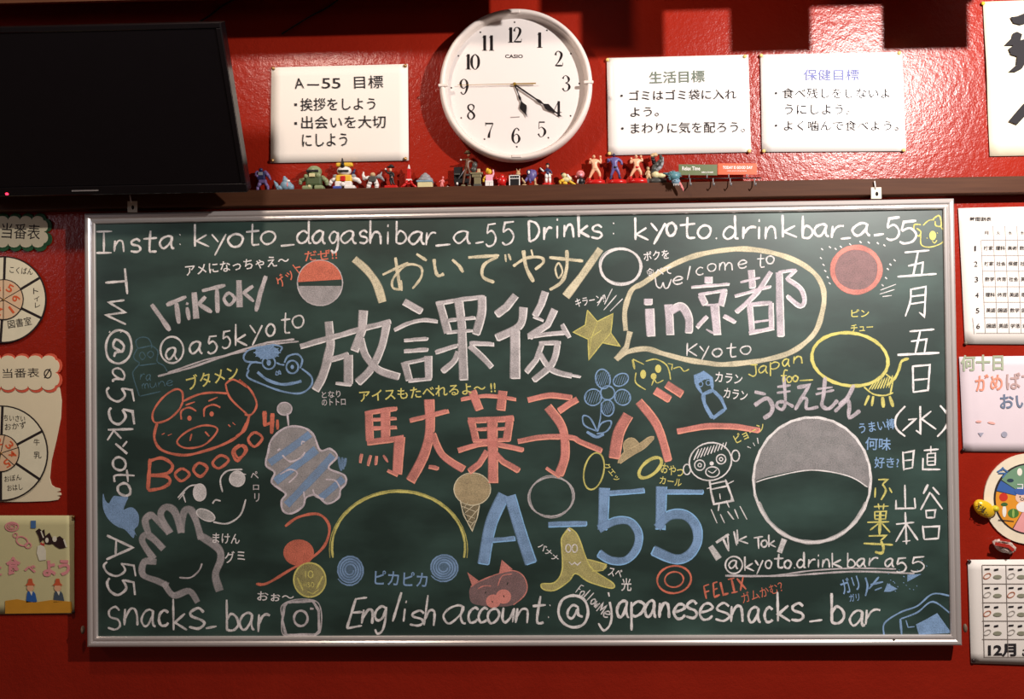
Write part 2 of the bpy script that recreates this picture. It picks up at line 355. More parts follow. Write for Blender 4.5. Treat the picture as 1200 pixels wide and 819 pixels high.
for name, a, b in (('top', (-1, 1), (1, 1)), ('right', (1, 1), (1, -1)), ('bottom', (1, -1), (-1, -1)), ('left', (-1, -1), (-1, 1))):
    bm = bmesh.new(); rows = []
    for q in (a, b):
        rows.append([bm.verts.new((q[0]*(HX-i), -o, 1.5+q[1]*(HZ-i))) for i, o in prof])
    n = len(prof)
    for i in range(n): bm.faces.new((rows[0][i], rows[0][(i+1) % n], rows[1][(i+1) % n], rows[1][i]))
    bm.faces.new(rows[0]); bm.faces.new(rows[1][::-1]); bmesh.ops.recalc_face_normals(bm, faces=bm.faces)
    obj('frame_rail', bm, ALU, board, label=name+' rail of the aluminium frame')
IV = mat('ivory_plastic', (222, 214, 196), .5)
for px, py in ((155, 242), (1027, 226)):
    c = P(px, py, -.034); bm = box((c.x-.0105, -.0338, c.z-.012), (c.x+.0105, -.0322, c.z+.0115), .0005, 1)
    br = obj('hanging_bracket', bm, IV, board, label='small ivory hanging plate clipped to the top rail')
    bm = bmesh.new(); add_ell(bm, (c.x+.001, -.034, c.z-.002), (.003, .0008, .0045)); obj('keyhole', bm, mat('hole_dark', (25, 18, 15), .9), br, True)
    bm = bmesh.new(); add_cone(bm, (c.x-.002, -.0345, c.z+.008), (c.x-.004, -.036, c.z+.024), .0016, .0012, 8); obj('hook_pin', bm, mat('white_enamel', (235, 230, 225), .4), br, True)
for px, py in ((97, 738), (1131, 736)):
    c = P(px, py, -.02); bm = bmesh.new(); add_ell(bm, c, (.004, .005, .009)); obj('frame_clip', bm, mat('clip_brown', (120, 100, 84), .6), board, True, label='small worn clip on the side of the frame')
for px, py in ((1047, 749),):
    c = P(px, py, -.03); bm = bmesh.new(); add_cone(bm, (c.x, -.0300, c.z), (c.x, -.0345, c.z), .0022, .0018, 10); obj('screw', bm, mat('screw_steel', (90, 85, 80), .4, 1), board, True)
LAY = [0]
def ck(layer=0):
    k = Ink(BSURF-.0002-layer*.00012); LAY[0] += 1; k.chalky = True; k.rnd = random.Random(LAY[0]); return k
def wr(k, colour, label, name='chalk_writing'): return k.build(name, CK[colour], board, label=label)
def dr(k, colour, label, parent=None): return k.build('chalk_drawing', CK[colour], parent or board, label=label)
# ---- rows of handwriting
k = ck(2); row(k, 'D 619 632 283 r 637 647 281 i 650 656 279 n 661 672 278 k 678 691 278 s 693 706 279 : 716 722 276', 14.5, 3.0, .95); wr(k, 'white', 'white word Drinks at the top')
k = ck(2); row(k, 'I 113 131 296 n 134 145 295 *.9 s 153 165 295 *1 t 168 184 295 a 187 203 291 : 209 213 289', 14.5, 2.6); wr(k, 'white', 'white word Insta in the top left corner')
k = ck(2); row(k, '''k 228 245 289 y 248 265 289 o 267 285 289 t 288 304 287 o 306 323 286
 _ 329 345 287 d 348 363 285 a 366 380 285 g 386 397 286 a 399 416 285 s 421 431 285 h 434 447 286 i 451 458 286 b 464 476 285 a 479 496 286 r 499 511 287 _ 510 528 287 a 532 550 285 _ 557 567 284 5 569 581 287 5 588 602 285''', 14.5, 2.6)
wr(k, 'white', 'white account name after Insta along the top left')
k = ck(2); row(k, '''k 744 760 281 y 763 780 276 o 781 792 276 t 797 815 279 o 818 833 279 . 837 842 280
 d 848 863 280 r 870 886 280 i 886 893 280 n 897 909 280 k 917 934 278 b 940 952 279 a 954 970 277 r 974 989 279 _ 985 997 279 a 999 1018 276 _ 1024 1036 275 5 1038 1054 280 5 1054 1074 284''', 14.5, 3.0, .95)
wr(k, 'white', 'white account name after Drinks along the top right')
k = ck(2); row(k, 's 126 141 738 *1.3 n 146 161 733 a 166 181 734 c 186 197 733 *.9 k 203 219 738 s 221 240 736 *1.1 _ 241 254 735 b 265 279 739 a 281 297 738 r 302 316 740', 20, 3.0)
wr(k, 'white', 'white words snacks_bar at the bottom left')
k = ck(2); row(k, '''E 406 426 736 *1.2 n 424 436 731 g 438 452 729 *1.1 l 458 470 728 *1.1 i 468 478 728 *.9 s 480 496 733 h 497 509 733 *1.1 a 519 543 731 *1.3 c 548 559 729 c 560 570 729 o 571 584 730
 u 588 601 729 n 604 618 730 t 622 637 730 *1.1 : 640 645 726''', 17, 2.9, .85, .12)
wr(k, 'white', 'white words English account along the bottom')
k = ck(2); row(k, '@ 659 684 729 *1 j 701 718 726 *1.2 a 723 736 723 *1.1 p 740 755 723 *1 a 756 768 723 *1.1 n 773 784 724 e 790 803 725 s 804 817 724 *1.1 e 820 835 726 *1.1 s 838 855 727 *1.1 n 857 870 729 *1.1 a 877 890 729 c 896 905 729 k 911 926 728 *1.1 s 927 942 727 *1.1 _ 948 964 727 b 974 989 730 *1.1 a 996 1012 733 r 1014 1032 732', 17.5, 3.1, .92)
wr(k, 'white', 'white at-sign and snacks bar account name along the bottom')
k = ck(2); vrow(k, 'A 628 656 125 18 5 658 675 124 20 5 677 697 127 18', 2.8); wr(k, 'white', 'white A55 turned sideways at the lower left edge')
k = ck(2); vrow(k, 'T 314 345 123 15 : 387 391 126 16', 2.8); k.S('@A2 16l335,10 225,25 340,95 205,115 345,180'); wr(k, 'white', 'white letters TW turned sideways at the upper left edge')
k = ck(2); vrow(k, '@ 392 420 129 14 a 431 446 132 14 5 453 470 127 17 5 477 497 129 16 k 503 516 126 17 y 517 532 141 8 o 536 551 132 15 t 550 565 134 14 o 566 581 138 15', 2.8); wr(k, 'white', 'white account name turned sideways down the left edge')
k = ck(2); k.S('''@A2 35l525,40 590,130 655,225;@A1 30l630,765 700,735 770,705;35l700,750 718,895;@A2 28l775,60 790,150;28l768,32 785,38;42l825,-45 840,140;28l905,-15 850,45;32l860,40 950,95;
@A1 28l880,665 960,645 1045,625;33l985,650 990,820;24o1070,680 1035,720 1070,765 1110,720;45l1140,590 1145,780;@B1 28l100,630 30,680;28l30,675 105,740;34l190,560 150,680 120,810''')
k.hlm = CK['white']; wr(k, 'grey', 'bold white word between two slanting strokes at the upper left')
k = ck(2); k.ell(201.5, 410, 13.5, 15.5, 2.4); row(k, 'a 194 207 421 *1 a 222 236 414 5 243 254 413 *.8 5 260 270 407 *.8 k 276 290 405 *1', 14, 2.4)
row(k, 'y 293 307 395 o 312 322 394 t 329 340 390 o 343 356 384', 14, 2.2); wr(k, 'white', 'thin white handwritten account name under the bold word')
k = ck(); k.S('@A2 16l570,545 800,485 1200,348 @B2 200,308 390,285;@A2 12l640,520 900,430 1200,365 @B2 180,325 420,300'); wr(k, 'grey', 'double grey underline', 'chalk_line')
k = ck(2); row(k, 'W 768 787 338 *.9 e 789 800 333 l 804 811 328 c 816 824 322 o 829 839 318 m 843 858 317 e 865 875 314 t 887 896 313 o 898 907 309', 9, 1.7); row(k, 'K 804 817 417 y 820 831 415 o 835 846 418 t 851 863 418 o 868 880 415', 9.5, 1.8)
wr(k, 'white', 'thin white words Welcome to Kyoto inside the bubble')
k = ck(2); row(k, 'J 877 888 441 a 889 899 437 p 903 913 433 a 917 925 429 n 930 940 426 f 915 923 448 o 922 928 448 *.8 o 929 935 447 *.8 - 937 953 450', 8.5, 1.8); wr(k, 'yellow', 'small yellow English words under the speech bubble')
k = ck(2); k.S('@D4 22l1075,455 1165,395;18l1125,430 1165,515;@D4 45l1035,480 1095,570;@E4 13l15,400 25,500;13l60,375 80,475;@E4 40l415,430 380,525'); row(k, 'k 864 877 637 T 883 894 643 *.9 o 892 899 641 *.9 k 901 909 641 *.9', 9, 2.2); wr(k, 'white', 'white word between two strokes under the big round grey disc')
k = ck(2); k.ell(860, 662, 10, 10, 2); row(k, 'a 854 864 666 k 873 884 669 y 885 894 666 o 897 904 666 t 907 918 665 o 919 927 666 . 929 933 666 d 934 943 665 r 947 956 665 i 957 961 665 n 964 972 665 k 975 987 665 b 993 1002 665 a 1004 1014 664 r 1018 1029 663 a 1037 1047 664 5 1050 1062 670 5 1067 1083 669', 9.5, 2.2); wr(k, 'white', 'white account name above the long grey underline')
k = ck(); k.S('@E4 11c0,690 300,690 600,652 900,635 1200,640;14c0,685 400,688 900,658 1330,672'); wr(k, 'grey', 'long grey underline at the lower right', 'chalk_line')
k = ck(2); hand(k, 'Follow', 674, 694, 700, 713, 7, 1.5); hand(k, 'Me', 699, 716, 713, 726, 8, 1.6); wr(k, 'white', 'tiny slanting words Follow Me beside the banana peel')
k = ck(2); hand(k, 'FELIX', 827, 702, 877, 690, 9.5, 2.4); k.text('ガムかむ？', 893, 694, 50, 12, 17); wr(k, 'red', 'red capital word and small Japanese line at the bottom right')
# ---- big kanji
def big(code, colour, rim, label, hw=1.7, dens=.8):
    k = ck(1); k.hlm = CK[rim]; k.S(code, dens, hw); wr(k, colour, label)
big('''@B2 58l630,160 640,270;40l430,335 640,275 840,218 1065,160;62c640,290 640,340 620,440 580,560 535,640;40l640,430 770,392;66l768,395 768,600;24l680,592 790,606;62l875,82 865,215 810,365;
56c1040,170 1000,340 930,490 835,590;52c855,280 890,400 980,500 1125,550''', 'grey', 'white', 'large broad grey-white kanji, first of the three in the top title')
big('''@C2 50l20,20 145,90;28c-50,220 60,170 150,150 255,158;26l20,292 190,280;30l20,368 190,356;56l22,445 55,572;28l20,455 200,418;54l192,402 192,560;26l50,578 215,560;
58l265,20 330,240;32l245,35 420,5 590,-15;60c568,-15 565,110 525,250;26l330,152 520,132;24l320,238 500,222;64l405,20 425,200 440,570;32l240,378 400,325;32l480,312 650,318;42c400,370 370,440 290,512;42c480,330 560,400 635,482''',
    'grey', 'white', 'large broad grey-white kanji, second of the three in the top title')
big('''@C2 55l805,-25 740,60 670,112;58c860,60 830,190 670,275;70l800,210 802,560;50l1015,-50 985,40 940,120;22l930,125 1000,152;52l1080,75 1030,180 900,268;32l890,268 1020,248 1150,238;34l1130,180 1180,272;
32l970,312 1120,308;40l990,315 950,430 880,515;46c1100,315 1060,460 930,572;40c975,385 1060,500 1200,540;20l1150,530 1265,548''', 'grey', 'white', 'large broad grey-white kanji, third of the three in the top title')
big('''@B3 58l910,190 920,400;34l885,205 1110,170;66l1030,185 1030,395;24l930,252 1105,240;28l930,312 1105,302;44l900,410 1160,378;72l1132,370 1110,630;26l1045,605 1115,640;
22l862,490 850,552;22l925,500 905,572;22l966,505 960,570;18l1015,500 1048,550;@C3 70c198,108 200,320 160,500 65,680;34l60,255 190,225 330,188;50c220,350 290,500 440,600;32l195,578 262,592''', 'pink', 'rose',
    'large broad pink kanji, first in the second title line', 1.7, .85)
big('''@C3 28c420,108 600,82 805,105;60l498,48 548,180;64l715,48 700,182;54l490,250 525,398;44l470,256 790,242;56l765,240 742,398;24l520,318 740,312;26l505,398 765,392;74l640,250 645,692;36c400,468 600,418 860,462;44l605,470 550,560 480,615;44l655,480 720,545 830,608''',
    'pink', 'rose', 'large broad pink kanji, second in the second title line', 1.7, .85)
big('''@C3 40c890,112 1040,80 1200,95;46l1240,105 1180,140 1110,188;62c1030,160 1120,280 1150,400 1150,520 1110,640;24l1020,588 1115,652;38c820,402 1000,372 1200,375 @D3 120,405 270,468''', 'pink', 'rose', 'large broad pink kanji, third in the second title line', 1.7, .85)
big('@D3 82c455,215 390,340 358,520;58c530,122 660,290 738,540;54l645,45 750,108;54l725,0 835,72;42c800,332 1000,298 1200,298 1380,325', 'pink', 'rose', 'broad pink katakana with long bar ending the second title line', 1.7, .85)
big('@C4 84c725,118 630,330 578,605;82c765,125 840,380 915,600;36l590,442 800,425;@D4 40l-105,328 165,320', 'blue', 'sky', 'big blue capital A and dash under the title', 1.6, .85)
big('@D4 78l290,70 275,365;38l290,110 570,88;58c250,360 370,302 470,310 530,390 515,500 440,575 340,580 250,530', 'blue', 'sky', 'first big blue digit five', 1.6, .85)
big('@D4 78l692,60 680,360;36l700,98 985,98;70c660,350 750,262 860,262 935,340 940,450 880,545 780,570 630,510', 'blue', 'sky', 'second big blue digit five', 1.6, .85)
big('@D2 60l598,0 598,42;62l608,70 616,262;60l740,40 750,252;58c750,90 830,55 880,130 882,240', 'lilac', 'white', 'bold white word in inside the speech bubble', 1.6, .85)
big('''@D2 56l1022,-155 1022,-110;22l900,-82 1030,-92 1170,-104;46l968,-25 1000,42;22l950,-28 1150,-62;46l1132,-50 1108,48;18l1000,45 1122,40;60l1066,50 1080,252;16l1005,215 1060,245;32l1012,122 940,200;32l1128,120 1212,165''', 'lilac', 'white', 'first bold white kanji inside the speech bubble', 1.6, .85)
big('''@E1 52l180,518 190,645;18l105,605 245,572;24l65,702 320,632;36c320,530 220,680 75,815;@E2 42l172,50 188,240;32l160,42 330,28;38l320,30 325,212;18l200,165 310,150;30l165,242 340,205;
54l376,-185 390,265;22l370,-185 500,-205;24l500,-205 425,-135;34c430,-140 530,-70 555,20 520,50 435,-20''', 'lilac', 'white', 'second bold white kanji inside the speech bubble', 1.6, .85)
k = ck(); k.S('@D2 38c440,225 432,100 455,0 490,-70 @D1 560,612 690,525 850,445 1000,400 1200,372 @E1 200,375 350,402 500,455 620,535 680,625 695,720 @E2 680,100 640,220 560,310 440,385 250,435 0,462 @D2 1000,450 850,425 700,385 580,352 450,375 375,425;@D2 40l370,428 445,340 470,230', .85); wr(k, 'cream', 'thick cream outline of the speech bubble', 'chalk_bubble')
# ---- medium hand lettering
k = ck(2); k.S('''@B1 58c810,440 900,520 970,620 1010,745;25l1100,430 1132,650;20l1010,552 1190,465;18c1140,655 1085,645 1080,590 1130,520 @C1 60,478 140,500 140,570 80,650;18l0,590 5,665;22l108,405 180,452;
24c232,440 240,510 260,558 302,545;24l360,445 410,490 437,535;24l472,430 690,415;24c680,425 585,480 575,565 655,605;16l732,408 738,462;18l755,405 772,450;22c788,492 880,435 980,430 1000,465 942,515;
28c860,380 880,500 932,602;14l915,375 930,435;24l1042,430 1280,455;26c1165,378 1165,500 1130,600 1045,658;14o1110,470 1085,510 1105,575 1135,530;@D1 56l262,370 130,560 18,705''', .85); wr(k, 'cream', 'cream-yellow hiragana greeting between two broad slanting strokes')
k = ck(2); k.S('''@F1 14l360,395 535,380;16l455,390 420,560;14l385,490 490,465 480,555;16l310,565 585,545;14c405,650 400,740 365,845;14l405,655 510,635 500,845 462,815;14l400,705 508,692;14l398,758 502,742;
@F2 14l395,230 570,215;16l470,230 435,385;14l405,300 515,285 500,380;18l310,395 605,380;15l418,470 422,660;15l420,475 538,465 525,650;14l425,572 530,562;14l422,657 530,642;
@F3 15c365,155 302,230 302,310 365,368;16l470,155 472,348 440,325;14l385,250 440,245 345,330;14l548,190 480,245 582,318;15c610,150 662,220 650,300 590,370''', .95); wr(k, 'white', 'white date in kanji down the right edge')
k = ck(2); k.S('''@F3 14l348,475 355,608;14l348,485 425,470 415,592;12l360,538 415,532;12l360,598 415,588;12l545,435 545,485;14l495,467 600,458;12l520,490 520,570;12l520,490 577,485 575,568;9l520,517 575,515;9l520,543 575,541;12l520,570 580,567;14l490,520 488,600 612,600;
@F4 14l362,48 366,215;14l300,155 300,215 438,213;14l430,140 437,213;14l365,240 374,468;13l300,325 428,312;13l370,325 298,450;15l376,325 455,438;10l345,447 402,440;18l525,45 492,112;14l558,65 605,118;14l540,100 473,225;14l545,108 627,220;13l510,225 515,282;13l510,230 577,225 570,278 515,280;14l487,335 498,432;14l487,345 605,340 597,430;14l498,432 600,425''', .92); wr(k, 'white', 'white names of the people on duty in kanji at the right edge')
k = ck(2); k.S('''@F4 14l175,12 240,10 205,45;15c205,45 228,90 195,155;14l155,68 152,138;14l252,68 272,105;12l145,202 248,198;11l175,180 182,222;11l215,180 210,225;11l150,235 152,292;11l150,238 232,234 226,292;9l150,264 226,262;9l150,290 226,288;22l190,235 184,400;13l98,312 252,308;13l175,322 118,367;13l202,320 258,382;13l108,408 232,405 190,442;15l72,460 278,470;20c195,445 212,490 200,528 152,520''', .85); wr(k, 'yellow', 'yellow vertical word left of the duty names')
k = ck(2); k.S('''@E3 25l205,55 285,72;32c205,150 290,100 330,150 320,205 268,242;20l365,20 460,8;18l362,62 458,50;24c410,-55 422,120 400,178 362,158 372,128 420,128 480,160;28l505,25 590,8 490,182;24c540,100 572,105 572,172 655,160;28c702,-50 690,80 680,150 730,172 790,112;18l635,72 765,42;16l645,35 755,22;
30c905,5 850,110 768,195;28c800,150 855,105 872,150 872,235 948,185''', .62); wr(k, 'lilac', 'smudged broad white hiragana above the grey disc')
k = ck(2); k.S('''@A3 28l515,525 500,745;24c515,540 600,520 672,570 640,625 520,642;24c520,645 630,650 655,690 600,730 500,748;20o740,595 690,635 735,682 792,635;22o860,555 820,605 870,650 918,590;20o1010,502 955,555 1000,592 1068,535;20o1140,430 1095,480 1130,540 1185,465;@B3 18o30,430 -30,470 0,520 55,470;20o110,340 65,390 110,440 165,380;
32l180,190 182,298;24l180,290 250,262;32l236,205 230,350;26l270,250 272,320''', .85); wr(k, 'red', 'red rising letters reading Boooo with two stroke marks')
for s_t, cl, lb in (
 ([('アメになっちゃえ〜', 278, 311, 122, 13, 6)], 'white', 'small white Japanese line at the top left'),
 ([('ゲット', 338, 322, 34, 14, 38), ('だぜ!!', 376, 299, 38, 12, 4)], 'red', 'small orange-red Japanese shout above the ball'),
 ([('ブタメン', 249, 442, 62, 17, 14)], 'yellow', 'small yellow katakana above the pig'),
 ([('アイスもたべれるよ〜 !!', 501, 459, 160, 13, 4)], 'yellow', 'pale yellow Japanese line between the two titles'),
 ([('となり', 388, 462, 22, 8, 4), ('のトトロ', 391, 471, 28, 8, 2)], 'grey', 'tiny two-line Japanese words above the pink kanji'),
 ([('キラーン!!', 692, 352, 36, 10, 10)], 'white', 'tiny white sparkle word above the star'),
 ([('ボクを', 769, 299, 30, 11, 6), ('食べて', 772, 318, 30, 11, 8)], 'white', 'tiny white words beside the round bun drawing'),
 ([('カラン', 854, 443, 32, 12, -6), ('カラン', 862, 462, 28, 12, -8)], 'white', 'tiny white rattle words beside the blue bottle'),
 ([('ピョーン', 878, 507, 38, 11, 26)], 'yellow', 'tiny yellow hop word above the running child'),
 ([('ペ', 298, 557, 9, 9, 10), ('ロ', 300, 571, 7, 6, 0), ('リ', 301, 583, 6, 10, 0)], 'grey', 'tiny vertical licking word beside the face'),
 ([('まけん', 265, 631, 32, 12, -2), ('グミ', 275, 652, 24, 13, 8)], 'white', 'small white words beside the grey hand'),
 ([('おぉ〜', 323, 699, 43, 11, -2)], 'white', 'tiny white word above the camera square'),
 ([('ピカピカ', 470, 678, 62, 17, -3)], 'blue', 'light blue katakana between the two blue swirls'),
 ([('バナナ', 643, 647, 28, 8, -40)], 'white', 'tiny white word left of the banana peel'),
 ([('スベ', 721, 671, 16, 10, -12), ('光', 734, 685, 12, 15, 0)], 'white', 'tiny white words right of the banana peel'),
 ([('クエッ', 717, 553, 24, 8, -50)], 'yellow', 'tiny yellow squawk word'),
 ([('おやつ', 788, 551, 26, 12, -14), ('カール', 786, 564, 26, 9, -8)], 'yellow', 'small yellow words below the straw hat'),
 ([('うまい棒', 1028, 499, 43, 13, 8), ('何味', 1029, 520, 30, 15, -2), ('好き?', 1039, 542, 29, 13, 0)], 'blue', 'small blue question beside the grey disc'),
 ([('ピン', 1008, 367, 21, 9, 0), ('チュー', 1010, 384, 26, 9, 4)], 'yellow', 'tiny yellow katakana above the yellow oval'),
 ([('ガリ', 996, 685, 22, 18, 18), ('ガリ', 1001, 700, 12, 9, 8)], 'blue', 'blue slanting katakana at the lower right')):
    for a in s_t: k = ck(2); k.text(*a[:5], rot=a[5], dens=.95, fat=.012); wr(k, cl, lb)
k = ck(2); hand(k, 'ra', 164, 445, 178, 446, 7, 1.1, .7); hand(k, 'mune', 167, 456, 205, 451, 6, 1.1, .7); wr(k, 'dim', 'faint blue word ramune on the outlined bottle')
# ---- drawings
k = ck(); k.S('@A2 9c430,350 415,300 450,272 500,278 525,320 525,350;9l430,350 530,328;9c425,352 400,400 410,430 440,455 405,500 395,540 440,685;9c530,330 570,370 565,440 610,470 635,510;9l440,470 560,455;9l445,685 590,652;8o460,375 440,400 460,428 482,405;8o520,368 495,392 520,415 540,390', .6); dr(k, 'dim', 'faint blue outline of a glass soda bottle')
k = ck(); k.ell(375, 331.5, 26.5, 26.5, 1.6, .8); wr(k, 'grey', 'rim of the red and grey ball', 'chalk_line')
k = ck(1); k.area([(375+26*math.cos(R(a)), 331-26*math.sin(R(a))) for a in range(8, 183, 9)], .8); dr(k, 'red', 'plain red upper half of a chalk ball')
k = ck(1); k.area([(375+25*math.cos(R(a)), 335-23*math.sin(R(a))) for a in range(180, 361, 9)], .55); dr(k, 'grey', 'plain grey lower half of a chalk ball')
k = ck(); k.ell(727.5, 312.5, 24, 21, 3, .85); k.ell(727, 312.5, 23, 22, 1.5, .8, 10); k.ell(727, 311, 25, 20.5, 1, .7, -8); dr(k, 'white', 'white round bun outline, left plain')
k = ck(); k.S('@D1 8l345,650 290,760 ;8l375,695 285,800;8l418,720 330,808;8l290,690 240,770'); dr(k, 'white', 'white shine lines above the star')
k = ck(1); k.S('@D2 5f170,80 240,160 350,105 335,240 400,335 275,310 180,430 175,285 70,235 155,185', .62); st = dr(k, 'olive', 'yellow filled five-pointed star')
k = ck(2); k.S('@D2 8l170,80 240,160 350,105 335,240 400,335 275,310 180,430 175,285 70,235 155,185 170,80;5l240,165 200,270 180,400;5l335,240 275,310;5l175,285 270,220', .8); dr(k, 'yellow', 'brighter yellow outline of the star', st)
k = ck(1); k.ell(712, 460.3, 8.2, 8.2, 1.8)
for x, y, rx, ry, rot in ((706.5, 444, 8.5, 11.5, 12), (727.5, 445, 9.5, 6.8, 30), (729.5, 465.5, 9.5, 9, -40), (695, 465.5, 10, 9.5, 30), (712, 478, 7.5, 9.5, 5)):
    k.ell(x, y, rx, ry, 1.7, .9, rot)
    for j in range(-3, 4):
        dx = j*rx*.28; hh = ry*math.sqrt(max(0, 1-(dx/rx)**2))*.8; k.ribbon([(x+dx+hh*.35, y-hh), (x+dx-hh*.35, y+hh)], .9, .6)
k.S('@D3 9l268,130 262,240 240,335;12c235,330 150,290 140,225 190,240 240,335;12c240,335 270,275 330,258 335,290 300,335 235,350;22c165,335 235,372 285,350'); dr(k, 'blue', 'blue flower with hatched petals and two leaves')
k = ck(1); k.S('@D2 10c580,440 650,425 720,460 745,510 755,570;10c512,520 510,590 580,640;16l488,428 502,495;10l490,425 568,462;20l535,545 590,520;8c640,560 660,592 705,572;10l640,560 622,610;9l735,455 768,462 762,502;9c775,492 820,480 850,510 885,495'.replace('20l535,545 590,520;', '')); k.ell(753.7, 438.5, 3.4, 5.2, fill=True, dens=.9); k.ell(771.3, 432, 3.6, 4.8, fill=True, dens=.9); k.ell(766, 441, 3.4, 3.8, fill=True, dens=.9); dr(k, 'yellow', 'small yellow smiling cat face')
k = ck(1); k.S('@D2 30c985,670 995,740 1050,840;30l1050,842 1140,775;24l1145,780 1110,700 1055,645;26l975,675 1060,640;26l935,600 930,545 985,520 1040,560 1050,635;24l935,600 975,665;5f930,545 985,512 1045,560 990,570 945,600', .85); k.ell(821, 450, 2.6, 3, 1.2); k.ell(830, 448.5, 2.6, 3, 1.2); dr(k, 'blue', 'solid blue soda bottle tilted to the left')
k = ck(1); k.S('@F1 9c490,205 530,170 570,165;9c475,270 478,340 540,357 625,325 645,265 615,215;11c475,200 430,200 430,250 460,280 475,250 445,225;11c560,160 600,135 615,165 615,210 580,205 575,175;8c555,315 572,328 588,308;9l515,292 522,296;9l588,256 594,260'); k.ell(1093, 276, 4, 5.5, fill=True, dens=1); dr(k, 'yellow', 'small yellow koala head in the top right corner')
k = ck(); k.ell(1003.5, 316, 29, 27.5, fill=True, dens=.62); dr(k, 'mauve', 'plain soft mauve chalk disc')
k = ck(1); k.ell(1003.5, 316, 28, 26.5, 6, .85)
dr(k, 'pink', 'pink rim of the soft disc')
k = ck(1)
for x, y in ((680, 372), (735, 358), (775, 370), (812, 355), (878, 338), (950, 322), (1008, 325), (1072, 330), (1118, 345), (672, 435), (690, 482), (702, 525), (720, 570), (733, 612), (1190, 450), (1160, 480), (1142, 512), (1130, 575), (1105, 625)): k.ribbon([(850+x/6-1, 230+y/6-1), (850+x/6+1.2, 230+y/6+1)], 2.2, .9)
k.S('@E1 7l1090,660 1200,618;7l1085,688 1190,655;7l1105,705 1170,697'); dr(k, 'white', 'ring of small dashes around the pink disc')
k = ck(); k.ell(996, 421, 45, 31, 4, .95, -8); dr(k, 'yellow', 'plain yellow oval outline at the right')
k = ck(1); k.S('@E2 12c975,620 1040,670 1120,680 1180,660;12l1130,530 1180,570 1160,670;20l1010,680 980,750;18l1040,685 1030,755;30l1105,690 1112,765;24l1155,685 1180,760;@F2 20c235,610 290,560 320,500 340,440 390,420', .85)
for j in range(8): k.ribbon([(850+(1010+j*20)/6, 350+(640-j*2)/6), (850+(1050+j*18)/6, 350+(580-j*6)/6)], 1.6, .85)
dr(k, 'yellow', 'yellow hatched patch with short strokes below the oval')
k = ck(1); k.ell(832.5, 540.8, 25, 22, 1.8, .85, 15); k.ell(805, 550, 4.2, 6, 1.6); k.ell(862, 534, 4.5, 6.5, 1.6); k.ell(820, 545, 6, 6, 1.6); k.ell(820, 545, 2, 2, 1.5); k.ell(845, 538, 5.5, 5.5, 1.6); k.ell(845, 538, 2, 2, 1.5); k.ell(834, 543, 2.4, 2.4, fill=True, dens=1); k.ell(835, 553, 8, 6, 1.6, .8); k.S('@D3 7c1020,610 1050,625 1080,600')
for j in range(10): k.ribbon([(813+j*4, 539-j*1.5), (819+j*3.6, 526-j*.9)], 1.6, .85)
k.S('@D4 16l1030,20 1040,100 1060,185 1190,160 1185,130 1140,10;12l1030,45 1150,20;12l1040,80 1160,55;9l1010,75 1030,70;9l1150,45 1200,20;9l1100,110 1105,150;12l1097,180 1090,232;12l1145,160 1168,208;9l1040,220 1082,318;9l1105,255 1135,318;9l1158,235 1200,292;@E4 9l15,235 55,290;9l65,220 92,286;9l102,198 152,292;@E3 9l155,440 180,450;9l195,412 208,436;9l225,378 232,420'); dr(k, 'white', 'white running child in a striped top')
k = ck(1); k.S('@D3 5f383,557 400,520 425,480 428,420 455,382 490,380 520,400 535,415 580,385 625,365 642,378 620,410 560,455 480,500 410,555', .7); k.S('@D3 8c385,555 400,515 440,470 520,430 600,375 640,370;8c430,480 425,420 455,385 495,382 530,415;7c400,560 480,505 570,452 638,385', .9); dr(k, 'tan', 'tan straw hat')
k = ck(); k.ell(696, 552, 11.5, 22, 2, .8, -12); dr(k, 'yellow', 'plain yellow upright oval')
k = ck(1); k.ell(762, 548, 16, 8, 4, .9, 40); dr(k, 'yellow', 'thick yellow ring below the straw hat')
k = ck(); k.ell(646, 582, 27, 23, 2.2, .7, 8); k.ell(646, 582, 25, 25, 1.2, .6, -8); dr(k, 'grey', 'loose double grey ring left of the first blue five')
k = ck(1); k.ell(553.5, 573, 21, 18.5, fill=True, dens=.72); k.S('@C4 5f415,155 550,188 500,372', .35); ic = dr(k, 'tan', 'ice cream cone with one round scoop')
k = ck(2); k.ell(553.5, 573, 21.5, 19, 1.3, .85); k.S('@C4 9l415,155 440,260 500,372 535,280 552,188;5l430,200 530,240;5l445,255 520,285;5l460,300 510,320;5l520,185 445,250;5l540,220 465,310;5l470,170 440,215;5l520,300 485,345', .85); dr(k, 'cream', 'cream outline and waffle lines of the cone', ic)
k = ck(); k.S('@C5 5F490,165 560,122 690,72 790,52 860,90 887,170 860,235 790,292 700,305 590,300 500,280 480,220', .5); pg = dr(k, 'mauve', 'small pig face with pointed ears')
k = ck(1); k.S('@C5 5f465,62 545,122 500,160;5f708,-25 688,75 785,42;9c490,165 560,122 690,72 790,52 860,90 887,170 860,235 790,292;8c540,180 580,160 635,160;8c680,160 710,90 780,75', .75); k.ell(578, 704.5, 8.5, 8, fill=True, dens=.9); k.ell(590, 699, 9, 8.5, fill=True, dens=.9); dr(k, 'pink', 'pink ears, nose and outline', pg)
k = ck(3); k.S('@C5 9l598,200 590,212;11l752,135 745,150;9l640,265 645,275;9l720,225 725,238', 1); k.build('chalk_drawing', mat('board_dark', (30, 45, 40), .7), pg, label='dark eye and nostril dots')
k = ck(); k.S('@D4 5F40,350 100,400 160,560 210,645 350,740 335,775 180,730 88,672 40,725 -60,790 -140,782 -150,745 -60,735 -8,650 -10,500 -10,420;5F160,570 302,608 280,650 200,655', .7); bn = dr(k, 'olive', 'yellow banana peel with a face standing like a figure')
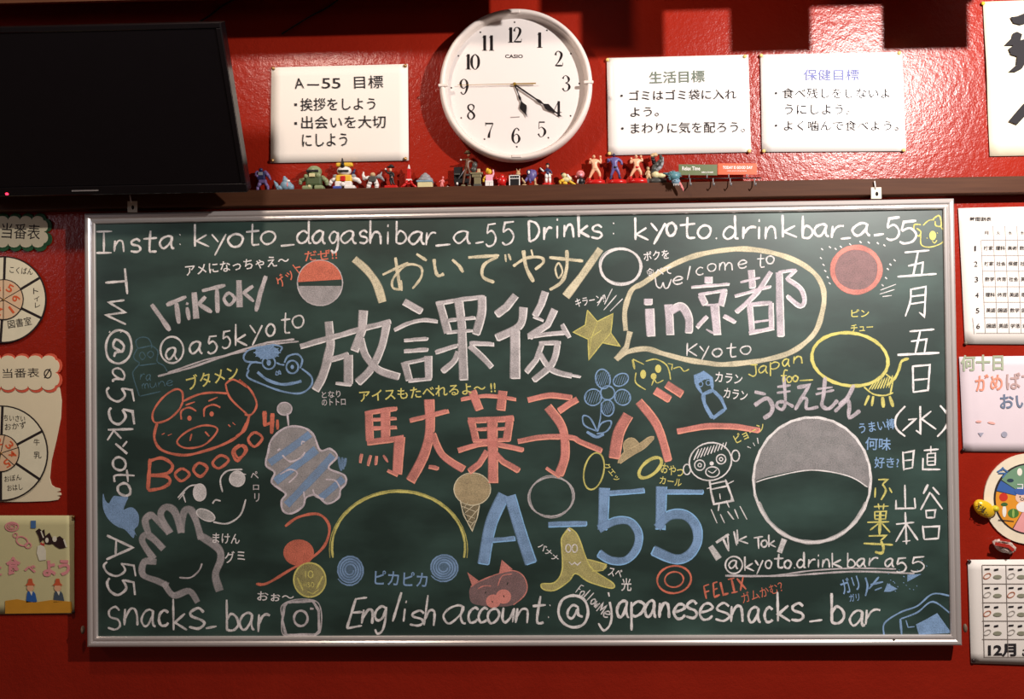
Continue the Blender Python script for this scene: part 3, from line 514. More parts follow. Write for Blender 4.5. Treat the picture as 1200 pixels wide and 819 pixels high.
k = ck(1); k.S('@D4 10c40,350 100,400 160,560 210,645 350,740 335,775 180,730 88,672 40,725 -60,790 -140,782 -150,745 -60,735 -8,650 -10,500 -10,420 40,360;8l160,570 302,608 280,650 200,655', .85); dr(k, 'yellow', 'bright yellow outline of the peel', bn)
k = ck(2); k.ell(666, 642.5, 3, 4.6, 1.4); k.ell(673.5, 642.5, 3, 4.6, 1.4); k.S('@D4 9l40,590 60,610 80,595 100,612 125,590;20l30,355 50,375'); dr(k, 'white', 'white eyes and smile of the peel', bn)
k = ck(); k.ell(363, 679.5, 18.5, 19.5, fill=True, dens=.55); cn = dr(k, 'olive', 'round yellow coin with the number 10')
k = ck(1); k.ell(363, 679.5, 18.8, 20, 2, .9); row(k, '1 356 360 677 0 361 367 677', 5, 1.3, .9); row(k, 'H 356 359 688 3 360 363 688 0 364 368 688', 3.4, .9, .9); k.S('@B4 14l410,700 450,790;14l590,690 545,780;8l480,800 520,815 560,785'); dr(k, 'yellow', 'bright rim, number and leaves of the coin', cn)
for x, y, rx, ry, cl, lb in ((410, 668, 17, 18.5, 'blue', 'left blue scribbled swirl disc'), (520, 665, 18, 17, 'blue', 'right blue scribbled swirl disc')):
    k = ck(); k.ell(x, y, rx*.85, ry*.85, fill=True, dens=.35); k.swirl(x, y, rx, ry, 4.5, 1.9, .8); dr(k, cl, lb)
k = ck(); k.ell(467, 642, 78, 66, 2.8, .8, 0, a0=-10, a1=190); k.ell(467, 644, 81, 70, 1.3, .55, 0, a0=-8, a1=188); dr(k, 'yellow', 'wide plain yellow arch over the blue swirls')
k = ck(); k.ell(350, 647.5, 18, 15.5, fill=True, dens=.78); k.S('@B4 20c325,340 420,275 560,255 635,340 605,470 500,570 370,640 200,740 120,745', .85); dr(k, 'red', 'plain red curved outline around a red disc')
k = ck(); k.ell(568+222, 679, 20, 16, 2.4, .85, 8); k.ell(568+222, 679, 11, 9, 2, .8, 8); dr(k, 'red', 'two plain red rings under the second blue five')
k = ck(); k.area([(951.7+68*math.cos(R(a)), 562.3-72.5*math.sin(R(a))) for a in range(-8, 191, 6)]+sm([(886, 563), (905, 557), (950, 550), (993, 557), (1015, 570)], 5), .4); ds = dr(k, 'grey', 'big plain grey disc with softly filled top')
k = ck(1); k.ell(951.7, 562.3, 69, 73.5, 3.2, .9); k.ell(951.7, 563.5, 67, 72, 5, .5, a0=200, a1=340); k.S('@E3 9c215,690 330,655 600,605 860,645 1000,725', .9); dr(k, 'white', 'white rim of the big disc', ds)
k = ck(); k.S('''@F5 5f440,430 500,400 590,350 690,490 460,500;5f215,200 240,140 310,180 260,200;5f380,80 480,75 380,130''', .8); k.S('@F5 12c215,500 220,420 330,345 450,300 560,215 690,232;16l330,390 340,500;12c335,390 450,345 560,270 690,360;9l370,400 385,450 430,445;14c85,100 100,160 85,230;14l110,180 180,95;14l120,150 210,130;14l150,190 200,170', .85)
for j in range(26): x, y = 1000+random.uniform(230, 560)/6, 660+random.uniform(-30, 200)/6; k.ribbon([(x, y), (x+.9, y+.9)], 1.2, .9)
dr(k, 'blue', 'blue patches, arcs and dots in the bottom right corner')
k = ck(); k.S('''@A4 50c610,500 530,420 480,400 462,450 540,570;50c650,385 560,290 520,262 480,300 505,390;52c655,390 590,265 625,205 690,240 735,385;52c735,385 752,245 800,225 838,300 875,430;48c560,590 475,590 465,680 570,725 640,760;@A5 46c610,135 680,225 790,195 850,275;@A4 56c860,400 990,490 1012,570 975,680 1005,795''', .55); k.S('@A4 12c720,700 800,700 860,650 880,600'); dr(k, 'grey', 'broad grey outline of an open hand')
k = ck(1); k.ell(234, 577, 7.5, 10, fill=True, dens=.75); k.ell(234, 577, 7.5, 10, 1.4); k.ell(278, 561, 9, 9, fill=True, dens=.7); k.ell(278, 561, 9, 9, 1.4); k.ell(241, 603.5, 11.5, 6, rot=-25, fill=True, dens=.5); k.ell(241, 603.5, 11.5, 6, 1.5, rot=-25)
k.S('@A4 12c860,50 790,60 710,140;9l760,100 718,152;10l745,110 765,172;12c1165,-60 1060,-50 1010,10 1025,100;10l1110,-35 1190,-25;12c955,180 975,155 1012,162;13c960,310 1060,320 1150,260 1188,150'); dr(k, 'white', 'white winking face with lashes and tongue out')
k = ck(); k.S('@A4 5F185,110 200,155 225,178 245,145 265,125 300,130 360,132 345,175 330,222 365,208 400,212 435,260 432,330 405,365 422,410 408,395 395,422 340,365 290,345 240,310 200,255 182,190', .85); dr(k, 'blue', 'solid light blue bird')
k = ck(1); k.ell(352.5, 724.5, 8, 9, 3, .85); k.S('@B5 20l340,275 520,265 560,330 565,480 540,500 330,505 305,400 320,300 345,272', .8); k.S('@B5 9c310,400 300,300 400,255 530,262 575,320 578,450 540,505 400,515 310,500 300,400;24l500,318 525,320'); dr(k, 'grey', 'grey rounded square camera symbol after snacks_bar')
k = ck(1); k.ell(315, 425, 7.5, 7.5, 2); k.ell(315, 425, 2.5, 3.5, fill=True, dens=.9); k.ell(342.5, 430, 7, 7.5, 2.2); k.ell(342.5, 430, 2, 2.5, fill=True, dens=.9); k.ell(313, 413, 14, 8, fill=True, dens=.75)
for j in range(12): a = j*.52; k.ribbon([(313, 413), (313+16*math.cos(a), 413+9*math.sin(a))], 2, .8)
k.S('@B2 14c130,445 50,440 35,400 80,355 180,335;13c150,340 240,325 300,340 290,370;14c70,500 60,550 150,595 300,650 430,665 505,615 510,550 440,490;14c60,500 90,450 160,452;12c265,450 290,462 320,465;14c320,450 345,405 410,390 445,430 430,490;22c130,515 200,570 300,602 390,592 440,578;8o265,510 260,535 280,530;8o285,505 295,530 280,520', .85); dr(k, 'blue', 'blue smiling frog-like face with a scribbled tuft')
k = ck(1); k.S('''@A3 15c745,125 740,55 690,38 600,100 535,200 550,270 640,250 715,185 745,125;16c745,122 850,75 950,60 1060,66;20c565,275 545,380 600,465 750,500 900,470 1050,415 1150,350 1195,270;@A2 15c1045,600 1100,568 1200,620 @B2 0,570 80,640 125,740 90,812 40,815;@A2 15c1045,600 1080,700 1200,815;@B3 22c-20,370 40,320 75,215;
@A3 14o990,320 900,290 780,330 705,405 770,450 900,425;14l808,350 795,400;16l902,335 932,368;12l765,148 830,125;12l925,120 990,92;14c735,250 735,190 790,165 840,190;14c895,230 900,170 960,145 1010,165;9l598,355 618,345;9l640,362 668,350;12l1065,285 1080,300;9l1095,270 1115,288''', .85); k.ell(222, 490, 2.5, 3, fill=True, dens=.9); k.ell(248, 485, 2.5, 3, fill=True, dens=.9); dr(k, 'red', 'orange-red outlined pig head')
OUT = '205,480 230,390 320,310 430,300 520,350 570,465 640,455 690,510 630,590 740,640 750,700 715,740 700,800 620,840 540,780 470,800 450,860 370,910 310,890 300,820 330,775 290,740 230,690 250,620 190,570'
k = ck(); k.S('@B3 5f'+OUT, .5); k.ell(333.5, 479, 8.5, 7.5, fill=True, dens=.6); gh = dr(k, 'grey', 'grey and blue striped cloud-like figure with an antenna')
k = ck(1); k.S('@B3 58l215,555 360,455 500,350;60l255,685 420,560 545,460;62l335,850 480,700 665,505;56l575,800 735,665', .75); dr(k, 'blue', 'blue diagonal stripes', gh)
k = ck(2); k.S('@B3 15o'+OUT+';15l340,205 350,300;14c305,500 360,545 430,520 465,478;12c290,635 360,600 410,630 350,695;12c610,670 680,680 715,740;11c440,425 445,405 465,408;20l270,468 290,455;12l455,755 460,800;12c520,740 540,790 600,810', .85); k.ell(333.5, 479, 8.5, 7.5, 1.6); dr(k, 'lilac', 'white outline, smile and antenna of the striped figure', gh)
k = ck(1); k.S('@B3 22l700,510 720,610;22l725,515 735,600;20l750,520 745,580', .6); dr(k, 'blue', 'small faint blue smudge stroke')

INK = mat('black_ink', (32, 30, 34), .8, var=.05); INKG = mat('grey_green_ink', (112, 124, 112), .8, var=.05); INKB = mat('blue_ink', (118, 124, 178), .8, var=.05)
PAPER = mat('white_paper', (238, 232, 224), .75, var=.02, nscale=12, spec=.2)
LAM = mat('laminated_paper', (240, 236, 232), .3, var=.02, nscale=12)
def paper(name, tl, tr, bl, br, m, label, cat, group=None, Y=-.0035, curl=.0022, nx=14, ny=10, thick=.0006):
    """a sheet between four corners, its edges lifting a little from the wall"""
    bm = bmesh.new(); g = {}
    for side in (0, 1):
        for j in range(ny+1):
            for i in range(nx+1):
                u, v = i/nx, j/ny; x = (tl[0]*(1-u)+tr[0]*u)*(1-v)+(bl[0]*(1-u)+br[0]*u)*v; y = (tl[1]*(1-u)+tr[1]*u)*(1-v)+(bl[1]*(1-u)+br[1]*u)*v
                lift = curl*(math.sin(u*9+v*4)*.5*math.sin(v*math.pi))**2*(1 if i in (0, nx) else .15)
                p = P(x, y, Y); p.y = Y-lift*0 + (0 if not side else thick)-lift; g[side, i, j] = bm.verts.new(p)
    for j in range(ny):
        for i in range(nx):
            bm.faces.new((g[0, i, j], g[0, i, j+1], g[0, i+1, j+1], g[0, i+1, j])); bm.faces.new((g[1, i, j], g[1, i+1, j], g[1, i+1, j+1], g[1, i, j+1]))
    for j in range(ny):
        for i in (0, nx):
            f = (g[0, i, j], g[1, i, j], g[1, i, j+1], g[0, i, j+1]); bm.faces.new(f)
    for i in range(nx):
        for j in (0, ny): bm.faces.new((g[0, i, j], g[0, i+1, j], g[1, i+1, j], g[1, i, j]))
    bmesh.ops.recalc_face_normals(bm, faces=bm.faces)
    c = P((tl[0]+tr[0]+bl[0]+br[0])/4, max(bl[1], br[1]), 0); t = thing(name, label, cat, (c.x, 0, c.z), group)
    obj('sheet', bm, m, t, True); return t
YI = -.0049
def ink(): return Ink(YI, 8e-6)
def line_of(k, txt, x0, x1, yb, h, dy, fat=0): k.text(txt, (x0+x1)/2, yb-h/2+dy/2, x1-x0, h, -math.degrees(math.atan2(dy, x1-x0)), fat=fat)
def tack(px, py, label, m, r=.0038, Y=-.005):
    c = P(px, py, Y); bm = bmesh.new(); add_ell(bm, c, (r, .0028, r), 12, 8); add_cone(bm, (c.x, Y+.001, c.z), (c.x, 0, c.z), .0006, .0004, 6)
    o = top(obj('thumbtack', bm, m, None, True)); o['label'] = label; o['category'] = 'thumbtack'; o['group'] = 'thumbtacks holding the papers'
GOLD = mat('brass_tack', (176, 140, 90), .35, .8); DARKT = mat('dark_tack', (50, 38, 36), .4); CREAMT = mat('cream_tack', (226, 196, 120), .4)
# ---- three goal sheets
t = paper('goal_sheet', (318, 79), (478, 75), (317, 191), (479, 188), PAPER, 'white printed sheet headed A-55 left of the clock', 'poster', 'printed goal sheets')
k = ink(); line_of(k, 'A', 345, 356, 104, 12, -1); line_of(k, 'ー', 360, 374, 100, 1.6, 0); line_of(k, '5', 377, 387, 103.5, 12, 0); line_of(k, '5', 389, 399, 103.5, 12, 0); line_of(k, '目標', 415, 449, 104, 15, -1); k.build('printed_heading', INK, t); k = ink()
line_of(k, '挨拶をしよう', 352, 440, 130, 15, -1, .004); k.area([(345, 121), (348, 121), (348, 124), (345, 124)], 1); k.build('printed_line', INK, t); k = ink(); line_of(k, '出会いを大切', 353, 452, 151, 15, -1, .004); line_of(k, 'にしよう', 354, 407, 172, 15, -1, .004); k.area([(345, 143), (348, 143), (348, 146), (345, 146)], 1)
k.build('printed_text', INK, t)
t = paper('goal_sheet', (711, 68), (877, 64), (713, 182), (880, 178), LAM, 'white printed sheet with grey-green heading right of the clock', 'poster', 'printed goal sheets')
k = ink(); line_of(k, '生活目標', 761, 826, 98, 14, -2, .008); k.build('printed_heading', INKG, t, label='grey-green heading')
k = ink(); line_of(k, '・ゴミはゴミ袋に入れ', 727, 863, 118, 12, -2); line_of(k, 'よう。', 739, 772, 137, 11, -1); k.build('printed_text', INK, t); k = ink(); line_of(k, '・まわりに気を配ろう。', 728, 873, 157, 13, -2); k.build('printed_text', INK, t)
t = paper('goal_sheet', (891, 64), (1057, 61), (893, 178), (1062, 177), LAM, 'white printed sheet with blue-violet heading, second to the right of the clock', 'poster', 'printed goal sheets')
k = ink(); line_of(k, '保健目標', 942, 1007, 94, 13, 0, .006); k.build('printed_heading', INKB, t, label='blue-violet heading')
k = ink(); line_of(k, '・食べ残しをしないよ', 908, 1043, 115, 12, 0); line_of(k, 'うにしよう。', 920, 996, 134, 12, 0); k.build('printed_text', INK, t); k = ink(); line_of(k, '・よく噛んで食べよう。', 908, 1053, 153, 12, 0); k.build('printed_text', INK, t)
for n, s in (('A-55 goals sheet', ((320, 80), (475, 77), (319, 188), (475, 186))), ('goals sheet with the grey-green heading', ((712, 70), (873, 66), (714, 180), (878, 177))), ('goals sheet with the blue-violet heading', ((892, 65), (1054, 62), (895, 177), (1059, 176)))):
    for (x, y), w_ in zip(s, ('top left', 'top right', 'bottom left', 'bottom right')): tack(x, y, 'round brass thumbtack at the %s corner of the %s' % (w_, n), GOLD if 'A-55' in n else CREAMT)
# ---- brush writing at the top right
t = paper('calligraphy_sheet', (1152, 2), (1330, -4), (1160, 183), (1335, 180), mat('rice_paper', (232, 222, 196), .8, var=.05, nscale=6, bump=.4, bscale=25), 'cream calligraphy sheet with thick black brush strokes, top right', 'calligraphy', curl=.012)
k = Ink(-.0075, 1e-5)
k.area([(1184, 20), (1188, 27), (1196, 29), (1212, 24), (1226, 20), (1222, 12), (1204, 14), (1192, 19)], 1); k.area([(1177, 53), (1186, 44), (1187, 39), (1192, 37), (1198, 40), (1196, 47), (1188, 53)], 1); k.build('brush_stroke', INK, t); k = Ink(-.0076, 1e-5)
k.area([(1182, 84), (1191, 76), (1192, 66), (1185, 64), (1182, 57), (1188, 53), (1196, 47), (1214, 42), (1218, 54), (1206, 66), (1198, 80), (1190, 84)], 1); k.build('brush_stroke', INK, t); k = Ink(-.0075, 1e-5)
k.area([(1182, 142), (1192, 130), (1199, 122), (1210, 112), (1216, 120), (1203, 134), (1192, 146)], 1); k.area([(1216, 112), (1232, 126), (1250, 150), (1240, 152), (1222, 134), (1212, 120)], 1)
k.build('brush_stroke', INK, t); tack(1152, 4, 'small yellow tack at the corner of the calligraphy sheet', mat('yellow_tack', (210, 180, 40), .4))
# ---- timetable
t = paper('timetable', (1123, 244), (1290, 240), (1131, 403), (1296, 404), PAPER, 'white printed class timetable grid right of the blackboard', 'timetable')
k = ink(); line_of(k, '時間割表', 1137, 1162, 259, 5, 0, .01); cols = [1152, 1166, 1180, 1194, 1208, 1222]
days = '月火水木金'
subj = ['技家 理科 美術 数学 英語', '技家 社会 保健 社会 国語', '数学 体育 社会 英語 理科', '理科 体育 英語 理科 音楽', '英語 国語 数学 国語 体育', '国語 英語 学活 道徳 数学']
for i in range(5): line_of(k, days[i], 1153+i*14+.5, 1158+i*14+.5, 275, 4.5, 0)
for r_i in range(6):
    y = 294+r_i*18.2; sh = r_i*.7
    line_of(k, str(r_i+1), 1141+sh+(1 if r_i == 0 else 0), 1145+sh-(1.2 if r_i == 0 else 0), y, 6, 0)
    for i, s_ in enumerate(subj[r_i].split()): line_of(k, s_, 1153+sh+i*14, 1164+sh+i*14, y-1, 5, 0, .012)
k.build('printed_text', INK, t)
k = ink()
for r_i in range(7): y = 281+r_i*18.2; k.ribbon([(1138+(12 if r_i < 6 else 2)+r_i*.7, y), (1222, y)], .5, 1)
for i in range(6): k.ribbon([(1150+i*14, 264 if i else 281), (1155+i*14, 390)], .5, 1)
k.ribbon([(1140, 372), (1142, 391)], .5, 1); k.build('table_rules', mat('pale_rule', (168, 160, 158), .8), t); tack(1132, 402, 'small grey pin at the bottom corner of the timetable', mat('grey_pin', (120, 105, 90), .4))
# ---- slogan sheet
t = paper('slogan_sheet', (1124, 418), (1290, 416), (1129, 529), (1294, 530), mat('lilac_paper', (222, 208, 214), .8, var=.03), 'pale lilac hand-lettered paper sheet below the timetable', 'poster')
k = ink(); line_of(k, '何十日', 1126, 1176, 435, 19, -1, .03); k.build('lettering', mat('pencil_green', (166, 176, 150), .9), t, label='pale green outlined kanji')
k = ink(); line_of(k, 'がめ', 1143, 1175, 459, 20, -2, .02); k.build('lettering', mat('orange_pencil', (226, 150, 126), .9), t, label='orange hiragana')
k = ink(); line_of(k, 'ばす', 1179, 1214, 457, 20, -2, .02); k.build('lettering', mat('mauve_pencil', (186, 158, 154), .9), t, label='mauve hiragana')
k = ink(); line_of(k, 'おい', 1172, 1206, 479, 17, -1, .02); k.build('lettering', mat('slate_pencil', (112, 124, 146), .9), t, label='slate blue hiragana')
k = ink(); k.ell(1147, 494, 3.4, 1.4, fill=True); k.ell(1162, 495.5, 4.5, 1.4, fill=True, rot=-12); k.build('crayon_mark', mat('pale_red', (224, 170, 160), .9), t)
k = ink(); k.area([(1146, 507), (1153, 507), (1149.5, 512)]); k.ell(1177, 509, 3.5, 3.5, fill=True); k.build('crayon_mark', mat('pale_grey', (160, 160, 176), .9), t); tack(1129, 527, 'dark pin at the bottom corner of the lilac slogan sheet', DARKT)
# ---- round food chart
def disc(px, py, r, Y, thick, m, name, parent, n=48, **pr):
    bm = bmesh.new(); c = P(px, py, Y); rr = r*(c.y-CAM.y)/FPX; add_cone(bm, (c.x, Y, c.z), (c.x, Y+thick, c.z), rr, rr, n); return obj(name, bm, m, parent, **pr)
c = P(1207, 585, 0); t = thing('food_chart', 'round cream cardboard food chart with coloured wedges right of the blackboard', 'chart', (c.x, 0, c.z-.12))
disc(1207, 584.5, 52, -.004, .003, mat('cream_card', (234, 222, 196), .6), 'backing_disc', t)
disc(1207, 584.5, 41, -.0048, .0009, mat('chart_line', (40, 34, 34), .7), 'chart_ring', t)
CC = (1207, 584.5); wedge = [('green', (112, 150, 120), 95, 147), ('blue', (58, 98, 168), 147, 167), ('orange', (226, 150, 40), 167, 240), ('pink', (232, 160, 160), 240, 300), ('yellow', (230, 205, 90), 300, 380), ('pale green', (160, 190, 120), 20, 95)]
for nm, col_, a0, a1 in wedge:
    k = Ink(-.0052); k.area([CC]+[(CC[0]+40.2*math.cos(R(a)), CC[1]-40.2*math.sin(R(a))) for a in [a0+.8+(a1-a0-1.6)*i/12 for i in range(13)]], 1); k.build('chart_wedge', mat('card_'+nm.replace(' ', '_'), col_, .7), t, label=nm+' wedge')
def spot(x, y, rx, ry, col_, nm, Y=-.0055): k = Ink(Y); k.ell(x, y, rx, ry, fill=True, dens=1); return k.build(nm, mat('spot_%d_%d_%d' % col_, col_, .7), t)
spot(1176, 582.5, 5, 5, (200, 50, 34), 'tomato_picture'); spot(1187.5, 601.5, 6.5, 5.5, (70, 120, 50), 'melon_picture'); spot(1187.5, 601.5, 1.4, 5.3, (150, 180, 90), 'melon_stripe', -.0057); spot(1177, 599, 2.4, 7, (240, 238, 226), 'radish_picture'); spot(1177, 591, 4, 2.2, (60, 100, 50), 'radish_leaf', -.0058)
spot(1195, 553, 3, 4.5, (238, 234, 220), 'milk_picture'); spot(1184, 563, 4, 2.2, (40, 60, 80), 'fish_picture'); spot(1197, 583, 7, 6.5, (238, 200, 176), 'picture_face', -.0056); spot(1199, 594, 8, 6, (240, 236, 232), 'picture_apron', -.0057); spot(1197, 575.5, 8, 4.5, (60, 96, 170), 'picture_cap', -.0058)
k = Ink(-.0060); k.ell(1195.5, 582, .9, .9, fill=True); k.ell(1201, 582.5, .9, .9, fill=True); k.ell(1198, 585, 2, 1.3, w=.6); k.S('@0 1l1170,609 1188,611', 1); k.build('picture_line', INK, t)
k = Ink(-.0056); line_of(k, '今', 1168, 1182, 560, 13, 0, .03); k.build('lettering', mat('blue_card_ink', (70, 110, 160), .8), t)
k = Ink(-.0062); line_of(k, 'コ', 1192, 1199, 573, 6, 0, .02); k.build('lettering', mat('white_ink', (235, 235, 235), .8), t, label='white letter on the cap')
for (x, y, rx, ry, rot, col_, lb) in ((1153, 596, 13.5, 9, -38, (232, 190, 40), 'yellow wrapped packet with black lettering stuck at the left rim of the food chart'), (1177, 640, 14, 7, -22, (200, 180, 170), 'red and silver crumpled wrapper stuck at the bottom rim of the food chart')):
    c = P(x, y, -.012); t2 = thing('snack_wrapper', lb, 'wrapper', (c.x, 0, c.z))
    bm = bmesh.new(); add_ell(bm, c, (rx*.00174, .0105, ry*.00174), 20, 12, Matrix.Rotation(-R(rot), 3, 'Y'))
    for v in bm.verts: v.co += Vector((random.uniform(-1, 1), random.uniform(-1, 1), random.uniform(-1, 1)))*(.0005 if col_[0] > 210 else .0014)
    for v in bm.verts: v.co.y = min(v.co.y, -.001)
    obj('packet', bm, mat('wrap_%d' % col_[1], col_, .25, .1), t2, col_[0] > 210)
    k = Ink(-.0245)
    if col_[0] > 210:
        k.text('マジ', x-3, y-2, 12, 5, rot, fat=.04); k.text('レモン', x-1, y+3, 15, 4, rot, fat=.04); k.build('lettering', INK, t2); bm = bmesh.new(); add_ell(bm, P(1166, 596, -.013), (.0075, .009, .0068), 16, 10); obj('knotted_end', bm, mat('lemon', (200, 190, 40), .4), t2, True)
    else:
        k.S('@0 4l1166,637 1182,640 1188,645;3l1172,632 1184,634', 1); k.build('red_print', mat('wrap_red', (170, 50, 40), .35), t2)
# ---- lunch menu
t = paper('lunch_menu', (1134, 656), (1290, 655), (1138, 777), (1292, 782), PAPER, 'white picture calendar sheet headed December at the bottom right', 'calendar', curl=.003)
k = ink(); cell = [(1151+i*28, 663+j*22) for j in range(4) for i in range(4)]
for i in range(5): k.ribbon([(1151+i*28, 662), (1153.5+i*28, 770)], .7, 1)
for y in (662, 684, 706, 727.5, 749): k.ribbon([(1151, y), (1263, y)], .7, 1)
k.ribbon([(1153, 770), (1263, 770)], .6, 1); k.build('table_rules', mat('rule_grey', (120, 112, 106), .8), t)
k = ink()
for i, (x, y) in enumerate(cell):
    k.ribbon([(x+3, y+4), (x+9, y+3.6)], 1.8, 1); k.ribbon([(x+14, y+5), (x+19, y+4)], 2.2, 1)
k.build('menu_lettering', INK, t)
k = ink(); k2 = ink(); k3 = ink()
for i, (x, y) in enumerate(cell): (k if i in (0, 8, 5, 11) else k2).ell(x+6, y+12, 4.5, 2.6, 1, 1, 30); k3.ell(x+18, y+13, 5, 2.4, fill=True)
k.build('dish_picture', mat('dish_orange', (180, 110, 80), .8), t); k2.build('dish_picture', mat('dish_grey', (170, 165, 158), .8), t); k3.build('dish_picture', mat('dish_green', (140, 140, 120), .8), t)
k = ink(); line_of(k, '12月', 1158, 1191, 769.5, 15, -.5, .035); line_of(k, 'こんだて', 1198, 1240, 769, 9, 0, .03); k.build('lettering', INK, t, label='bold black month heading'); spot(1198, 756, 3, 4, (214, 170, 90), 'loose') if 0 else None
tack(1136, 658, 'dark pin at the top corner of the December menu', DARKT); tack(1141, 774, 'dark pin at the bottom corner of the December menu', DARKT, .0042)
# ---- duty signs on the left
def card(pts, m, parent, name='card', Y=-.004, thick=.003, **pr):
    bm = bmesh.new(); fr = [bm.verts.new(P(x, y, Y)) for x, y in pts]; bk = [bm.verts.new(Vector((v.co.x, Y+thick, v.co.z))) for v in fr]; n = len(fr)
    tri = tessellate_polygon([[Vector((x, y, 0)) for x, y in pts]])
    for a in tri: bm.faces.new([fr[i] for i in a]); bm.faces.new([bk[i] for i in a][::-1])
    for i in range(n): bm.faces.new((fr[i], fr[(i+1) % n], bk[(i+1) % n], bk[i]))
    bmesh.ops.recalc_face_normals(bm, faces=bm.faces); return obj(name, bm, m, parent, **pr)
def scallop(x0, y0, x1, y1, n, m_, r):
    pts = []
    def side(ax, ay, bx, by, k_):
        for i in range(k_):
            cx, cy = ax+(bx-ax)*(i+.5)/k_, ay+(by-ay)*(i+.5)/k_; h = math.hypot(bx-ax, by-ay)/k_/2; dx, dy = (bx-ax)/(2*h*k_), (by-ay)/(2*h*k_)
            for a in range(0, 180, 30): q = R(180-a); pts.append((cx+h*math.cos(q)*dx+r*math.sin(q)*dy, cy+h*math.cos(q)*dy-r*math.sin(q)*dx))
    side(x0, y0, x1, y0, n); side(x1, y0, x1, y1, m_); side(x1, y1, x0, y1, n); side(x0, y1, x0, y0, m_); return pts
CREAMC = mat('cream_cardboard', (232, 220, 186), .65, var=.03); BLK = mat('marker_black', (36, 28, 26), .7, var=.05); ORG_ = mat('marker_orange', (220, 96, 50), .7)
c = P(-10, 293, 0); t = thing('duty_title', 'cloud-shaped cream title card with green scalloped border at the upper left', 'sign', (c.x, 0, c.z))
card(scallop(-90, 256, 54, 288, 10, 2, 6.5), mat('marker_green', (38, 86, 52), .7), t, label='green scalloped border'); card(scallop(-88, 258, 51, 285, 10, 2, 5), CREAMC, t, 'face_card', -.005, .0009)
k = Ink(-.0053); line_of(k, '当番表', 2, 47, 279, 18, 2); k.build('lettering', BLK, t)
def wheel(cx, cy, R0, R1, labels, nums, a_off, t, ang):
    disc(cx, cy, R0, -.0055, .002, BLK, 'wheel_rim', t); disc(cx, cy, R0-1.6, -.0060, .0006, mat('wheel_paper', (232, 226, 196), .7), 'wheel_face', t)
    k = Ink(-.0062)
    for a in ang: k.ribbon([(cx, cy), (cx+(R0-1)*math.cos(R(a)), cy-(R0-1)*math.sin(R(a)))], 3, 1)
    k.build('divider_lines', BLK, t); disc(cx, cy, R1, -.0075, .001, BLK, 'inner_rim', t, 32); disc(cx, cy, R1-1.2, -.0078, .0005, mat('inner_card', (228, 196, 158), .7), 'inner_wheel', t, 32)
    k = Ink(-.0081)
    for a in range(a_off, a_off+360, 60): k.ribbon([(cx, cy), (cx+R1*math.cos(R(a)), cy-R1*math.sin(R(a)))], .9, 1)
    k.build('inner_lines', BLK, t); k = Ink(-.0082)
    for n_, a in nums: k.text(n_, cx+R1*.62*math.cos(R(a)), cy-R1*.62*math.sin(R(a)), 2.6 if n_ == '1' else 7, 9.5, a-90, fat=.015)
    k.build('numbers', ORG_, t); k = Ink(-.0064)
    for tx, x, y, w_, h_, rt in labels: k.text(tx, x, y, w_, h_, rt)
    k.build('lettering', BLK, t); bm = bmesh.new(); add_ell(bm, P(cx, cy, -.0085), (.003, .0015, .003), 10, 6); obj('centre_pin', bm, GOLD, t, True)
c = P(5, 403, 0); t = thing('round_duty_chart', 'round cream duty wheel with black rim below the green-bordered title', 'chart', (c.x, 0, c.z))
wheel(4, 351, 52, 24.5, [('こくばん', 25, 317, 27, 8, -6), ('ト', 42, 341, 6, 7, 0), ('イ', 43, 350, 6, 6, 0), ('レ', 44, 357.5, 6, 6, 0), ('図書室', 23, 378, 28, 10, 10)], [('5', 60), ('6', 5), ('1', -52), ('2', -110), ('4', 118), ('3', 180)], 30, t, (88, 31, -26, -94, 210, 150))
c = P(5, 588, 0); t = thing('lunch_duty_sign', 'cream hand-shaped duty sign with red scalloped header and black wheel', 'sign', (c.x, 0, c.z))
card([(-60, 445), (66, 446), (70, 456), (72, 470), (71, 490), (66, 515), (60, 540), (58, 560), (60, 568), (64, 571), (70, 572.5), (70.5, 575), (66, 576.5), (71, 577.5), (71.5, 580), (66, 581), (70, 582.5), (68, 585.5), (58, 587), (30, 588), (-60, 588)], CREAMC, t, Y=-.003, thick=.002)
card(scallop(-80, 420, 67, 454, 9, 2, 6), mat('marker_red', (214, 92, 66), .7), t, 'header_border', -.0042, .001, label='red scalloped header border'); card(scallop(-78, 421.5, 64.5, 452, 9, 2, 5), CREAMC, t, 'header_card', -.0050, .0008)
k = Ink(-.0053); line_of(k, '当番表', 3, 46, 443, 11, -1); k.ell(56, 438, 4, 5, 1.3); k.S('@0 1.3l52,443 59,432', 1); k.build('lettering', BLK, t)
wheel(1, 531, 57, 22.5, [('ちいさい', 17, 490, 25, 7, -3), ('おかず', 18, 499, 25, 8, 6), ('牛', 43, 518, 7, 8, 0), ('乳', 44, 533, 9, 8, 0), ('おぼん', 15, 560, 20, 7, 8), ('おはし', 17.5, 571, 18, 7, 6)], [('3', 42), ('4', -3), ('5', -58), ('6', -118), ('2', 100), ('1', 160)], 18, t, (88, 28, -34, -90, 210, 150))
